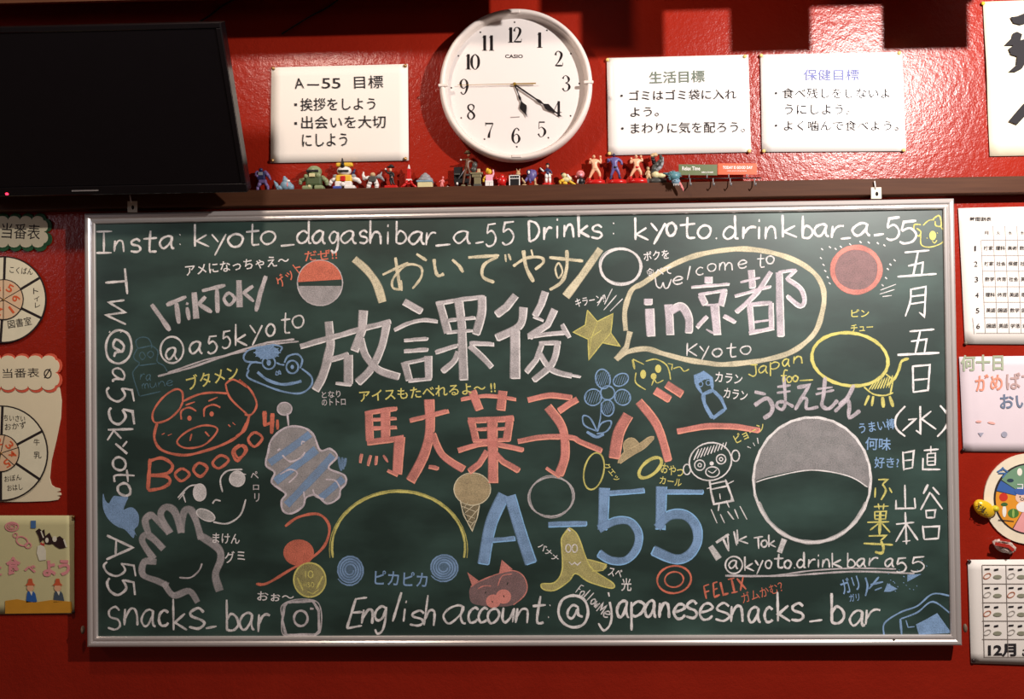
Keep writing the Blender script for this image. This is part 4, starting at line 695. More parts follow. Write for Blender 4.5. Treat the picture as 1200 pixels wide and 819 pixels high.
# ---- farm poster
t = paper('farm_poster', (-60, 604), (87, 604), (-60, 720), (87, 719), mat('yellowish_paper', (206, 200, 150), .75, var=.04), 'pale yellow farm poster with cow, hen and two farmers at the lower left', 'poster')
def pk(code, m, nm, Y=YI, lb=None, dens=1):
    k = Ink(Y, 8e-6); k.S(code, dens); kw = {'label': lb} if lb else {}; return k.build(nm, m, t, **kw)
OCH = mat('ochre_paint', (206, 146, 40), .8); PINKI = mat('pink_pencil', (226, 148, 150), .85); COWB = mat('cow_black', (46, 24, 22), .8)
pk('@0 5f6,704 20,702 40,706 60,703 84,705 85,718 6,719', OCH, 'field_picture', lb='ochre field')
k = ink(); line_of(k, '食', 7, 24, 674, 22, 0, .05); line_of(k, 'べ', 28, 42, 671, 9, 0, .05); line_of(k, 'よう', 50, 82, 676, 19, -2, .05); line_of(k, 'に', -12, 2, 675, 12, 0, .03); k.build('lettering', PINKI, t, label='soft pink hiragana')
pk('@0 5f42,622 46,619 49,622 52,620 53,628 58,624 62,632 66,630 70,628 75,632 78,638 76,642 70,643 65,640 62,637 58,638 53,637 51,632 47,636 45,628', COWB, 'cow_picture', lb='black and white cow'); k = Ink(-.0052); k.ell(64, 631.5, 2.6, 3.4, fill=True); k.ell(55, 633, 2, 3, fill=True); k.S('@0 2l75,632 78,641;1.5l48,622 51,630', 1); k.build('cow_patch', mat('picture_white', (226, 222, 200), .8), t)
pk('@0 5f44,640 50,637 54,645 54,656 46,657 43,648', mat('picture_white', (226, 222, 200), .8), 'hen_picture', lb='white hen'); pk('@0 5f47,638 48,635 50,637 52,636 52,640', mat('comb_red', (190, 60, 50), .8), 'hen_comb', -.0052)
k = ink(); k.ell(14, 617, 7.5, 5, 1.6, 1); k.swirl(14, 617, 6, 4, 2, 1, 1); k.ell(26, 634, 7, 5, 1.4, 1, -25); k.ell(33, 639, 3.5, 3, 1.3, 1); k.ell(18, 627, 2.5, 2.5, 1, 1); k.build('pig_picture', PINKI, t, label='pale pink pigs'); pk('@0 5f36,610 42,610 42,619 36,619', mat('blue_patch', (70, 110, 160), .8), 'blue_square')
for x, bl, lb in ((35.5, (44, 96, 170), 'farmer in blue'), (67.5, (70, 84, 96), 'farmer in grey')):
    pk('@0 5f%f,696 %f,693 %f,693 %f,696 %f,705 %f,706' % (x-4, x-3, x+4, x+6, x+8, x-5), mat('overall_%d' % bl[1], bl, .8), 'farmer_picture', lb=lb)
    k = Ink(-.0052); k.ell(x, 688.5, 4, 4.6, fill=True); k.build('farmer_face', mat('skin_print', (226, 176, 136), .8), t); k = Ink(-.0054); k.area([(x-6, 686), (x-3, 683), (x-2, 678), (x+2, 678), (x+3, 683), (x+6, 686)]); k.build('farmer_hat', mat('hat_red', (206, 92, 54), .8), t)
    k = Ink(-.0053); k.area([(x-1, 693), (x+3, 693), (x+1.5, 698)]); k.build('farmer_shirt', mat('picture_white', (226, 222, 200), .8), t)
tack(86, 606, 'brown pin at the top right corner of the farm poster', GOLD); tack(86, 717, 'dark pin at the bottom right corner of the farm poster', DARKT)
# ---- clock
WP = mat('clock_white', (226, 214, 206), .35, var=.02); FACE = mat('clock_face', (232, 224, 220), .6, var=.01); CB = mat('clock_black', (26, 22, 24), .35)
cc = P(604.3, 98.5, -.040); sc_ = (cc.y-CAM.y)/FPX; RO = 90.5*sc_
t = thing('wall_clock', 'round white wall clock with black numerals above the blackboard', 'clock', (cc.x, 0, cc.z-RO))
prof_c = [(RO-.006, 0), (RO-.002, -.012), (RO, -.026), (RO-.001, -.036), (RO-.004, -.042), (RO-.008, -.0435), (RO-.0115, -.041), (RO-.0135, -.035), (RO-.0145, -.028), (RO-.017, -.0235), (RO-.017, 0)]
def lathe(prof, c, n=96):
    bm = bmesh.new(); rings = []
    for i in range(n):
        a = 2*math.pi*i/n; rings.append([bm.verts.new((c.x+r*math.cos(a), y, c.z+r*math.sin(a))) for r, y in prof])
    m_ = len(prof)
    for i in range(n):
        for j in range(m_): bm.faces.new((rings[i][j], rings[i][(j+1) % m_], rings[(i+1) % n][(j+1) % m_], rings[(i+1) % n][j]))
    bmesh.ops.recalc_face_normals(bm, faces=bm.faces); return bm
obj('rim', lathe(prof_c, cc), WP, t, True)
bm = bmesh.new(); add_cone(bm, (cc.x, -.002, cc.z), (cc.x, -.024, cc.z), RO-.0145, RO-.0145, 96); obj('dial', bm, FACE, t)
for a in (0, 90, 180, 270):
    bm = bmesh.new(); x, z = math.cos(R(a)), math.sin(R(a)); p = Vector((cc.x+x*(RO-.009), -.0425, cc.z+z*(RO-.009))); h = (.010, .003) if x else (.003, .010); add_box(bm, (p.x-(h[0] if x else h[0]), -.0445, p.z-h[1]), (p.x+h[0], -.040, p.z+h[1]), .001, 1)
    obj('rim_clip', bm, WP, t)
DG = {'1': [[(.5, 0, .26), (.5, 1, .26)], [(.2, .02, .06), (.8, .02, .06)], [(.52, .97, .05), (.25, .86, .07)]],
 '2': [[(.12, .74, .2), (.2, .92, .1), (.45, 1, .07), (.76, .86, .2), (.74, .62, .22), (.42, .28, .1), (.08, .05, .06)], [(.08, .06, .1), (.5, .06, .16), (.9, .06, .12)], [(.9, .05, .05), (.94, .26, .04)]],
 '3': [[(.12, .8, .18), (.25, .95, .07), (.5, 1, .06), (.78, .8, .2), (.7, .6, .1), (.4, .53, .05)], [(.4, .53, .05), (.76, .42, .14), (.84, .22, .22), (.6, .02, .07), (.3, 0, .07), (.1, .18, .18)]],
 '4': [[(.65, 1, .06), (.04, .27, .05)], [(.04, .27, .06), (1, .27, .06)], [(.67, 1, .22), (.67, 0, .22)], [(.42, .02, .06), (.92, .02, .06)]],
 '5': [[(.2, .94, .12), (.82, .94, .12)], [(.2, .97, .05), (.17, .5, .05)], [(.17, .5, .05), (.45, .62, .06), (.8, .45, .18), (.84, .24, .22), (.6, .02, .07), (.3, 0, .07), (.1, .18, .17)]],
 '6': [[(.84, .84, .14), (.6, 1, .07), (.3, .84, .14), (.13, .5, .22), (.18, .18, .18), (.48, 0, .06), (.78, .12, .15), (.87, .32, .22), (.74, .53, .12), (.5, .6, .06), (.22, .45, .06)]],
 '7': [[(.05, .93, .14), (.92, .93, .14)], [(.9, .92, .06), (.6, .5, .09), (.46, .2, .2), (.42, 0, .22)], [(.06, 1, .05), (.07, .76, .05)]],
 '8': [[(.5, 1, .07), (.2, .88, .14), (.25, .66, .16), (.75, .4, .18), (.84, .18, .18), (.5, 0, .07), (.16, .18, .16), (.25, .42, .1), (.74, .66, .08), (.8, .88, .14), (.5, 1, .07)]],
 '0': [[(.5, 1, .06), (.18, .8, .18), (.1, .5, .24), (.18, .2, .18), (.5, 0, .06), (.82, .2, .18), (.9, .5, .24), (.82, .8, .18), (.5, 1, .06)]]}
DG['9'] = [[(1-x, 1-y, w_) for x, y, w_ in st] for st in DG['6']]
YF = -.0243
def toface(px, py): a = P(px, py, YF); return a
for n_, (x, y) in {'12': (602.6, 41), '1': (632.5, 47), '2': (655, 69), '3': (663.6, 97.6), '4': (653, 127.5), '5': (635, 151), '6': (604.7, 159), '7': (573.6, 152.5), '8': (552, 131), '9': (543.7, 101.7), '10': (552.8, 72.4), '11': (572, 50.4)}.items():
    k = Ink(YF); wd, ht = 10.5, 18; x0 = x-wd*.5 if len(n_) == 1 else x-wd*.88
    for d_ in n_:
        ww = wd
        for st in DG[d_]:
            q = sm(st, 6) if len(st) > 2 else st; k.ribbon([(x0+a*ww, y+ht/2-b*ht) for a, b, c__ in q], [c__*ww*1.25 for a, b, c__ in q], 1)
        x0 += wd*(.76)
    k.build('numeral', CB, t)
    aa = math.atan2(98.5-y, x-603.2); k = Ink(YF); k.ell(603.8+75*math.cos(aa), 99-73*math.sin(aa), 1, 1, fill=True); k.build('hour_dot', CB, t)
k = Ink(YF); k.text('CASIO', 602.3, 66, 21, 4.4, 0, fat=.025); k.build('lettering', CB, t, label='small bold maker name in capitals'); k = Ink(YF); k.S('@0 1.2l598,137.6 609,137', 1); k.build('printed_line', mat('grey_print', (150, 140, 136), .7), t)
def hand_(name, poly, Y, m, lb=None):
    kw = {'label': lb} if lb else {}; return card(poly, m, t, name, Y, .0007, **kw)
def along(ax, ay, bx, by, prof_):
    L_ = math.hypot(bx-ax, by-ay); ux, uy = (bx-ax)/L_, (by-ay)/L_
    return [(ax+ux*s_*L_-uy*w_, ay+uy*s_*L_+ux*w_) for s_, w_ in prof_]+[(ax+ux*s_*L_+uy*w_, ay+uy*s_*L_-ux*w_) for s_, w_ in prof_[::-1]]
hand_('hour_hand', along(603.2, 99, 617.5, 137, [(-.05, .9), (.3, .5), (.42, 1.5), (.5, .5), (.55, 1), (.68, 4.4), (.75, 3.6), (.88, 1), (1, .2)]), -.0275, CB); hand_('minute_hand', along(603.2, 99, 658.5, 136.5, [(-.04, .9), (.2, 1.0), (.45, .8), (.52, 1.8), (.6, .7), (.62, .9), (.68, 3.4), (.74, 2.6), (.86, .8), (1, .25)]), -.0290, CB)
hand_('second_hand', along(628, 97.6, 536, 99.6, [(0, .7), (.27, .7), (.3, .3), (1, .2)]), -.0302, mat('gold_hand', (196, 160, 60), .3, .7), 'thin golden second hand')
bm = bmesh.new(); c2 = P(603.2, 99, -.026); add_cone(bm, (c2.x, -.024, c2.z), (c2.x, -.0315, c2.z), .0032, .0028, 20); obj('centre_cap', bm, mat('gold_hand', (196, 160, 60), .3, .7), t)
gm = bpy.data.materials.new('clear_glass'); gm.use_nodes = True; N = gm.node_tree.nodes; L = gm.node_tree.links; N.remove(N['Principled BSDF']); tr = N.new('ShaderNodeBsdfTransparent'); gl = N.new('ShaderNodeBsdfGlossy'); gl.inputs['Roughness'].default_value = .03; mx = N.new('ShaderNodeMixShader'); mx.inputs[0].default_value = .05
L.new(tr.outputs[0], mx.inputs[1]); L.new(gl.outputs[0], mx.inputs[2]); L.new(mx.outputs[0], N['Material Output'].inputs[0])
bm = bmesh.new(); bmesh.ops.create_circle(bm, cap_ends=True, segments=96, radius=RO-.0125, matrix=Matrix.Translation((cc.x, -.0365, cc.z)) @ Matrix.Rotation(R(90), 4, 'X')); obj('glass', bm, gm, t, label='clear cover glass')
# ---- television, hung tilted forward
BR_ = P(290, 225, -.10); TR_ = P(258, 26, -.245); upv = (TR_-BR_); Ht = upv.length; upv.normalize(); rx = Vector((1, 0, .0)); rx = (P(0, 230, -.10)-BR_); rx.normalize(); rx = -rx; nrm = rx.cross(upv).normalized()
if nrm.y > 0: nrm = -nrm
W_ = .60
t = thing('television', 'black flat television tilted forward on the wall, upper left', 'television', tuple(BR_-rx*W_/2))
def tvbox(u0, u1, v0, v1, d0, d1, m, name, par, **kw):
    bm = bmesh.new(); add_box(bm, (u0, d0, v0), (u1, d1, v1), .0012, 1)
    for v in bm.verts: v.co = BR_ + rx*v.co.x + upv*v.co.z - nrm*v.co.y
    return obj(name, bm, m, par, **kw)
TVB = mat('tv_black', (14, 12, 14), .22); tvbox(-W_, 0, 0, Ht, .002, .028, TVB, 'case', t); tvbox(-W_+.10, -.10, .04, Ht-.05, .028, .06, TVB, 'rear_housing', t)
tvbox(-W_+.010, -.010, .018, Ht-.010, 0, .0018, mat('tv_screen', (9, 8, 11), .12, spec=.5), 'screen', t, label='dark glossy screen')
for nm, a in (('bezel', (-W_, 0, 0, .018)), ('bezel', (-W_, 0, Ht-.010, Ht)), ('bezel', (-.010, 0, .018, Ht-.01)), ('bezel', (-W_, -W_+.01, .018, Ht-.01))): tvbox(*a, -.002, .0018, TVB, nm, t)
tvbox(-.355, -.300, .0085, .0105, -.0026, -.0018, mat('logo_silver', (170, 165, 165), .4, .4), 'maker_mark', t)
rd = mat('standby_red', (255, 30, 50), .4); rd.node_tree.nodes['Principled BSDF'].inputs['Emission Color'].default_value = (1, .03, .08, 1); rd.node_tree.nodes['Principled BSDF'].inputs['Emission Strength'].default_value = 3
tvbox(-.492, -.486, .003, .0075, -.0032, -.0018, rd, 'standby_lamp', t, label='glowing red standby lamp')
ct = BR_-rx*.3+upv*Ht*.45; bm = bmesh.new(); add_cone(bm, (ct.x, ct.y+.055, ct.z), (ct.x, -.012, ct.z), .018, .018, 16); obj('mount_arm', bm, CB, t); obj('wall_plate', box((ct.x-.06, -.012, ct.z-.08), (ct.x+.06, 0, ct.z+.08), .002), CB, t)
for i, q in enumerate((((285, -6), (262, 6), (240, 22), (205, 40)), ((402, -6), (385, 8), (362, 20), (330, 40)))):
    bm = bmesh.new(); add_tube(bm, [P(x, y, -.006) for x, y in sm(q, 4)], .0018, 8); o = top(obj('cable', bm, mat('cable_black', (30, 16, 16), .6), None, True)); o['label'] = ['black cable running up the wall behind the television, left one', 'black cable running up the wall at the television\'s top, right one'][i]; o['category'] = 'cable'

FY = -.016                                          # depth at which the figures stand
PXM = (FY-CAM.y)/FPX
def fm(name, c, rough=.4, metal=0): return mat('toy_'+name, c, rough, metal, nscale=200, var=.08)
TM = dict(skin=fm('skin', (226, 172, 136)), red=fm('red', (190, 28, 26), .3), navy=fm('navy', (40, 44, 84)), purple=fm('purple', (92, 84, 140)), violet=fm('violet', (110, 92, 140)), lblue=fm('lblue', (120, 150, 170)), sage=fm('sage', (130, 142, 104)),
 dsage=fm('dsage', (74, 88, 58)), black=fm('black', (24, 22, 24)), white=fm('white', (226, 222, 218)), yellow=fm('yellow', (224, 180, 50)), grey=fm('grey', (140, 142, 146)), stone=fm('stone', (120, 112, 84)), cream=fm('cream', (206, 196, 150)),
 brown=fm('brown', (96, 60, 40)), pink=fm('pink', (222, 130, 130)), teal=fm('teal', (84, 130, 140)), tan=fm('tan', (190, 160, 120)), dgrey=fm('dgrey', (70, 70, 66)), orange=fm('orange', (214, 84, 34)), olive=fm('olive', (92, 104, 66)), blue=fm('blue', (60, 80, 160)), dred=fm('dred', (120, 20, 26)), lpink=fm('lpink', (236, 170, 190)))
class Fig:
    def __init__(s, cx, fy, name, label, cat='figurine', ox=None, oy=None, k=1.0, group='small toys lined up on the ledge'):
        """ox, oy, k: enlarged-crop origin and scale used by the part coordinates"""
        s.cx, s.fy, s.ox, s.oy, s.k = cx, fy, ox, oy, k; b = P(cx, fy, FY); s.base = Vector((b.x, FY, LZ+.0002)); s.t = thing(name, label, cat, tuple(s.base), group)
    def p(s, x, y, d=0):
        if s.ox is not None: x, y, d = s.ox+x/s.k, s.oy+y/s.k, d/s.k
        return s.base + Vector(((x-s.cx)*PXM, -d*PXM, (s.fy-y)*PXM))
    def r(s, v): return v/s.k*PXM if s.ox is not None else v*PXM
    def ell(s, nm, m, lst, lb=None, par=None):
        """lst of (x, y, rx, ry[, rz[, depth]])"""
        bm = bmesh.new()
        for e in lst:
            rz = e[4] if len(e) > 4 and e[4] else min(e[2], e[3]); d = e[5] if len(e) > 5 else 0
            add_ell(bm, s.p(e[0], e[1], d), (s.r(e[2]), s.r(rz), s.r(e[3])), 12, 8)
        s._fix(bm); return obj(nm, bm, TM[m], par or s.t, True, **({'label': lb} if lb else {}))
    def limb(s, nm, m, pts, lb=None):
        """pts (x, y, radius, depth)"""
        bm = bmesh.new(); q = [(s.p(a[0], a[1], a[3] if len(a) > 3 else 0), s.r(a[2])) for a in pts]
        for (a, ra), (b, rb) in zip(q[:-1], q[1:]): add_cone(bm, a, b, ra, rb, 10)
        for a, ra in q: add_ell(bm, a, (ra, ra, ra), 10, 6)
        s._fix(bm); return obj(nm, bm, TM[m], s.t, True, **({'label': lb} if lb else {}))
    def box(s, nm, m, x0, y0, x1, y1, d0=-5, d1=5, bev=.8, lb=None):
        a, b = s.p(x0, y1, d1), s.p(x1, y0, d0); bm = box(a, b, s.r(bev) if bev else 0, 2); s._fix(bm); return obj(nm, bm, TM[m], s.t, **({'label': lb} if lb else {}))
    def _fix(s, bm):
        for v in bm.verts: v.co.z = max(v.co.z, s.base.z); v.co.y = min(v.co.y, -.0015)
    def base_disc(s, x, y0, y1, rx, m='red'):
        bm = bmesh.new(); a, b = s.p(x, y1), s.p(x, y0); add_cone(bm, (a.x, a.y, s.base.z), (a.x, a.y, b.z), s.r(rx), s.r(rx*.93), 32)
        for v in bm.verts: v.co.y = s.base.y+(v.co.y-s.base.y)*.68
        obj('base', bm, TM[m], s.t, True, label='glossy round stand')
    def skin(s, nm, m, verts, edges, sub=1):
        """one continuous body grown over a skeleton: verts (x, y, radius, depth), root first"""
        me = bpy.data.meshes.new(nm); me.from_pydata([s.p(v[0], v[1], v[3] if len(v) > 3 else 0) for v in verts], edges, [])
        o = bpy.data.objects.new(nm, me); COL.objects.link(o); o.modifiers.new('s', 'SKIN'); sv = me.skin_vertices[0].data
        for i, v in enumerate(verts): r_ = s.r(v[2]); sv[i].radius = (r_, r_); sv[i].use_root = (i == 0)
        mo = o.modifiers.new('d', 'SUBSURF'); mo.levels = sub; mo.render_levels = sub
        dg = bpy.context.evaluated_depsgraph_get(); dg.update(); m2 = bpy.data.meshes.new_from_object(o.evaluated_get(dg)); bpy.data.objects.remove(o)
        for v in m2.vertices: v.co.z = max(v.co.z, s.base.z); v.co.y = min(v.co.y, -.0015)
        return obj(nm, m2, TM[m], s.t, True)
def wrestler(f, hd, sh, el, ha, hip, kn, ft, flesh, trunk, boot, base, hair='tan', mask=None):
    """hd head; sh, el, ha, kn, ft pairs (left, right)"""
    nx, ny = hd[0], hd[1]+26; cx, cy = (sh[0][0]+sh[1][0])/2, (sh[0][1]+sh[1][1])/2+14
    V = [(*hip, 26), (cx, (cy+hip[1])/2+6, 27), (cx, cy, 36), (nx, ny, 16), (*sh[0], 21), (*el[0], 16), (ha[0][0], ha[0][1]+10, 12, 4), (*sh[1], 21), (*el[1], 16), (ha[1][0], ha[1][1]+10, 12, 4),
         (hip[0]-18, hip[1]+18, 24), (*kn[0], 18, 3), (ft[0][0], ft[0][1]-22, 11), (hip[0]+18, hip[1]+18, 24), (*kn[1], 18, 3), (ft[1][0], ft[1][1]-22, 11)]
    E = [(0, 1), (1, 2), (2, 3), (2, 4), (4, 5), (5, 6), (2, 7), (7, 8), (8, 9), (0, 10), (10, 11), (11, 12), (0, 13), (13, 14), (14, 15)]
    f.skin('body', flesh, V, E); f.ell('head', mask or flesh, [(hd[0], hd[1], 15, 20, 17), (hd[0], hd[1]+2, 4, 5, 4, 16), (hd[0]-15, hd[1], 3, 5, 3), (hd[0]+15, hd[1], 3, 5, 3)]); f.ell('eyes', 'black', [(hd[0]-6, hd[1]-3, 2.4, 2, 2, 15.5), (hd[0]+6, hd[1]-3, 2.4, 2, 2, 15.5)]); f.ell('mouth', 'dred', [(hd[0], hd[1]+10, 5, 1.6, 2, 14)])
    if hair: f.ell('hair', hair, [(hd[0], hd[1]-9, 15, 13, 16, -3)])
    f.ell('trunks', trunk, [(hip[0], hip[1]+4, 33, 21, 29)]); 
    for i in (0, 1):
        f.ell('fist', flesh, [(ha[i][0], ha[i][1], 12, 13, 12, 5)]+[(ha[i][0]-8+5*j, ha[i][1]-9, 3, 5, 4, 9) for j in range(4)]+[(ha[i][0]+(9 if i == 0 else -9), ha[i][1]+2, 3.2, 6, 3.2, 9)])
        f.limb('boot', boot, [(kn[i][0]*.35+ft[i][0]*.65, kn[i][1]*.35+ft[i][1]*.65, 14), (*ft[i], 12), (ft[i][0]+(-4 if i == 0 else 4), ft[i][1]+4, 11, 16)])
    f.base_disc(*base)
C5 = dict(ox=670, oy=165, k=9.23)
f = Fig(698, 216, 'wrestler_figurine', 'bare-chested muscular figurine with raised fists on red stand, left of the three red stands', **C5)
wrestler(f, (243, 165), ((212, 208), (284, 208)), ((196, 240), (318, 238)), ((206, 195), (314, 168)), (258, 286), ((216, 345), (300, 345)), ((188, 428), (308, 412)), 'skin', 'skin', 'red', (262, 424, 470, 104))
f = Fig(723, 216, 'wrestler_figurine', 'blue and purple suited figurine with arms out, middle of the three red stands', **C5)
wrestler(f, (460, 152), ((425, 192), (505, 195)), ((398, 215), (540, 222)), ((398, 200), (544, 248)), (470, 280), ((445, 330), (506, 335)), ((422, 405), (520, 400)), 'purple', 'black', 'navy', (492, 424, 466, 102), hair=None, mask='navy')
f = Fig(747.5, 216, 'wrestler_figurine', 'muscular figurine in red trunks with flexed arms, right of the three red stands', **C5)
wrestler(f, (700, 172), ((668, 212), (738, 210)), ((636, 245), (772, 222)), ((648, 195), (752, 172)), (706, 285), ((660, 340), (748, 345)), ((634, 415), (750, 398)), 'skin', 'red', 'red', (718, 416, 466, 104))
A1_ = dict(ox=290, oy=170, k=10)
f = Fig(309, 222, 'robot_figurine', 'small dark purple robot figurine with wide arms next to the television', **A1_)
f.box('torso', 'navy', 118, 290, 210, 390, -30, 30, 12); f.ell('head', 'navy', [(158, 268, 26, 22, 24)]); f.box('chest_plate', 'grey', 135, 300, 188, 338, 28, 36, 3); f.limb('arm', 'violet', [(115, 300, 24), (92, 330, 18), (120, 345, 16, 30)]); f.limb('arm', 'violet', [(210, 300, 26), (252, 345, 20), (268, 380, 14)])
f.box('hips', 'violet', 135, 385, 225, 430, -24, 24, 8); f.limb('leg', 'violet', [(150, 420, 24), (118, 470, 19), (114, 515, 17)]); f.limb('leg', 'violet', [(205, 420, 24), (240, 470, 18), (240, 512, 15)])
f = Fig(332, 222, 'sea_creature_figurine', 'small pale blue sea creature figurine with raised tail', **A1_)
f.ell('body', 'lblue', [(455, 460, 72, 62, 45), (505, 480, 45, 45, 40)]); f.ell('head', 'lblue', [(445, 400, 34, 40, 30), (435, 365, 18, 20, 16)]); f.limb('tail', 'lblue', [(400, 490, 30), (355, 480, 26), (330, 440, 16), (312, 405, 8)]); f.limb('fin', 'lblue', [(360, 495, 24), (345, 440, 12), (335, 420, 5)]); f.ell('visor', 'white', [(488, 410, 22, 14, 8, 28)]); f.ell('mouth', 'pink', [(480, 455, 8, 30, 6, 40)])
f = Fig(368, 221.5, 'robot_figurine', 'squat green robot figurine with domed head and dark visor slit', **A1_)
f.ell('head', 'sage', [(785, 300, 92, 74, 70)]); f.box('visor', 'black', 705, 285, 848, 315, 40, 72, 8); f.box('muzzle', 'cream', 738, 330, 808, 372, 40, 74, 6); f.box('torso', 'dsage', 690, 350, 880, 470, -50, 55, 22); f.ell('chest_plate', 'sage', [(845, 350, 34, 32, 20, 50), (700, 360, 28, 26, 18, 50)])
f.limb('arm', 'sage', [(690, 380, 26), (625, 400, 26), (620, 430, 24)]); f.limb('arm', 'sage', [(885, 370, 28), (930, 410, 28), (935, 445, 22)]); f.box('leg', 'dsage', 690, 450, 775, 500, -45, 50, 12); f.box('leg', 'dsage', 795, 450, 880, 500, -45, 50, 12); f.box('foot', 'sage', 650, 470, 770, 516, -50, 65, 14); f.box('foot', 'sage', 795, 470, 905, 516, -50, 65, 14); f.ell('knee_cap', 'cream', [(740, 480, 20, 18, 10, 62)])
B1_ = dict(ox=290, oy=170, k=10)
f = Fig(404, 220.5, 'robot_figurine', 'squat white robot figurine with yellow cap, dark spike and red chest', **B1_)
f.ell('head', 'white', [(1135, 285, 88, 58, 55)]); f.box('cap', 'yellow', 1045, 190, 1240, 236, -30, 35, 14, lb='yellow flat cap'); f.limb('spike', 'black', [(1125, 240, 24, 35), (1125, 195, 18, 35), (1122, 145, 7, 35)]); f.box('eye_strip', 'black', 1070, 282, 1200, 306, 40, 60, 6)
f.box('torso', 'yellow', 1040, 335, 1230, 420, -40, 40, 16); f.box('chest_plate', 'red', 1098, 350, 1158, 415, 36, 50, 8); f.limb('arm', 'white', [(1040, 370, 26), (985, 400, 24), (965, 440, 22)]); f.limb('arm', 'white', [(1230, 370, 26), (1300, 395, 26), (1320, 420, 20)]); f.ell('shoulder', 'grey', [(1030, 350, 32, 28, 30), (1245, 350, 32, 28, 30)])
f.limb('wing', 'navy', [(1235, 320, 20, -10), (1260, 270, 10, -10)]); f.box('leg', 'white', 1030, 410, 1115, 490, -40, 45, 14); f.box('leg', 'white', 1140, 410, 1230, 490, -40, 45, 14); f.box('foot', 'blue', 1010, 470, 1110, 505, -45, 60, 10); f.box('foot', 'white', 1145, 465, 1270, 505, -45, 60, 10); f.ell('knee_cap', 'white', [(1130, 450, 26, 26, 14, 52)])
C2_ = dict(ox=400, oy=170, k=10)
f = Fig(437, 220, 'robot_figurine', 'small white and grey winged robot figurine with tan face', **C2_)
f.ell('head', 'tan', [(370, 330, 32, 28, 28)]); f.box('torso', 'dgrey', 325, 350, 415, 420, -30, 30, 10); f.limb('leg', 'white', [(345, 400, 26), (325, 450, 26), (315, 485, 24)]); f.limb('leg', 'white', [(400, 400, 26), (418, 450, 26), (415, 480, 24)]); f.limb('arm', 'white', [(325, 360, 18), (270, 375, 22), (255, 330, 16), (262, 300, 8)]); f.limb('arm', 'grey', [(415, 360, 18), (450, 350, 26), (475, 370, 18), (500, 400, 10)]); f.limb('wing', 'grey', [(450, 350, 20, -10), (475, 300, 6, -10)])
f = Fig(457, 219.5, 'standing_figurine', 'slim dark figurine in wide black hat on thin red stand', **C2_)
f.skin('body', 'black', [(585, 340, 24), (582, 310, 24), (578, 285, 12), (548, 310, 13), (528, 285, 10), (520, 265, 9), (612, 315, 13), (618, 345, 10), (600, 362, 8), (575, 385, 17), (580, 420, 13), (592, 452, 9), (602, 380, 17), (605, 420, 13), (628, 452, 9)], [(0, 1), (1, 2), (1, 3), (3, 4), (4, 5), (1, 6), (6, 7), (7, 8), (0, 9), (9, 10), (10, 11), (0, 12), (12, 13), (13, 14)])
f.ell('head', 'skin', [(577, 272, 18, 22, 18), (577, 275, 4, 5, 4, 17)]); f.ell('eyes', 'black', [(571, 268, 2.5, 2.5, 2, 17), (584, 268, 2.5, 2.5, 2, 17)]); f.ell('hat', 'black', [(582, 238, 48, 12, 38), (588, 226, 26, 20, 24)]); f.ell('glove', 'white', [(520, 262, 11, 13, 9)]); f.ell('hand', 'skin', [(598, 360, 9, 9, 8, 12)]); f.box('base', 'red', 510, 462, 665, 496, -48, 48, 8)
f = Fig(479, 219, 'tower_model', 'small red lattice tower souvenir with white tip', 'souvenir', **C2_)
f.limb('mast', 'white', [(795, 262, 18), (795, 235, 12), (795, 212, 5)]); f.box('deck', 'red', 772, 262, 820, 285, -22, 22, 2); f.box('shaft', 'red', 774, 285, 818, 385, -20, 20, 3); f.box('deck', 'white', 762, 383, 828, 405, -26, 26, 3, lb='white lower deck')
for sx in (-1, 1):
    for sd in (-1, 1): f.limb('leg', 'red', [(795+sx*20, 405, 16, sd*16), (795+sx*40, 445, 15, sd*26), (795+sx*82, 482, 15, sd*40)])
f.box('cross_arch', 'red', 765, 428, 825, 448, -26, 26, 2)
f = Fig(498, 219, 'house_model', 'small cream box house model with grey rough domed roof', 'souvenir', **C2_)
f.box('wall', 'cream', 898, 425, 1072, 490, -50, 50, 6); f.ell('roof', 'grey', [(985, 395, 92, 44, 60), (985, 360, 62, 38, 45), (985, 332, 30, 24, 25)]); f.box('eave', 'lblue', 884, 404, 1078, 428, -56, 56, 8)
D3_ = dict(ox=510, oy=165, k=11.7)
f = Fig(517.5, 218, 'dancer_figurine', 'tiny pink bending figurine alone on the ledge', **D3_)
f.skin('body', 'pink', [(90, 560, 18), (100, 525, 18), (108, 495, 9), (75, 520, 9), (50, 540, 6), (125, 530, 9), (118, 555, 6), (78, 585, 13), (80, 612, 9), (102, 585, 13), (108, 610, 9)], [(0, 1), (1, 2), (1, 3), (3, 4), (1, 5), (5, 6), (0, 7), (7, 8), (0, 9), (9, 10)]); f.ell('head', 'pink', [(108, 478, 14, 17, 14)])
f = Fig(524.6, 218, 'pebble', 'tiny white crumb-like piece beside the pink figurine', 'pebble', **D3_); f.ell('stone', 'white', [(170, 608, 18, 10, 14)])
f = Fig(538, 218, 'throne_model', 'dark miniature throne behind the gunman figurine', 'chair', **D3_)
f.box('back', 'black', 255, 330, 380, 560, -40, -20, 6); f.box('seat', 'black', 262, 500, 480, 560, -40, 20, 6); f.box('arm', 'dgrey', 265, 430, 340, 450, -30, 30, 3); f.box('arm', 'dgrey', 420, 440, 490, 462, -30, 30, 3)
for x in (268, 300, 440, 470): f.box('leg', 'black', x, 555, x+16, 620, -30, 10, 2)
f.ell('knob', 'white', [(305, 572, 15, 20, 12, 32)]); f.limb('rod', 'grey', [(330, 500, 5, 34), (420, 370, 4, 34)])
f = Fig(547, 218, 'gunman_figurine', 'brown standing figurine in hat pointing left, tallest beneath the clock', **D3_)
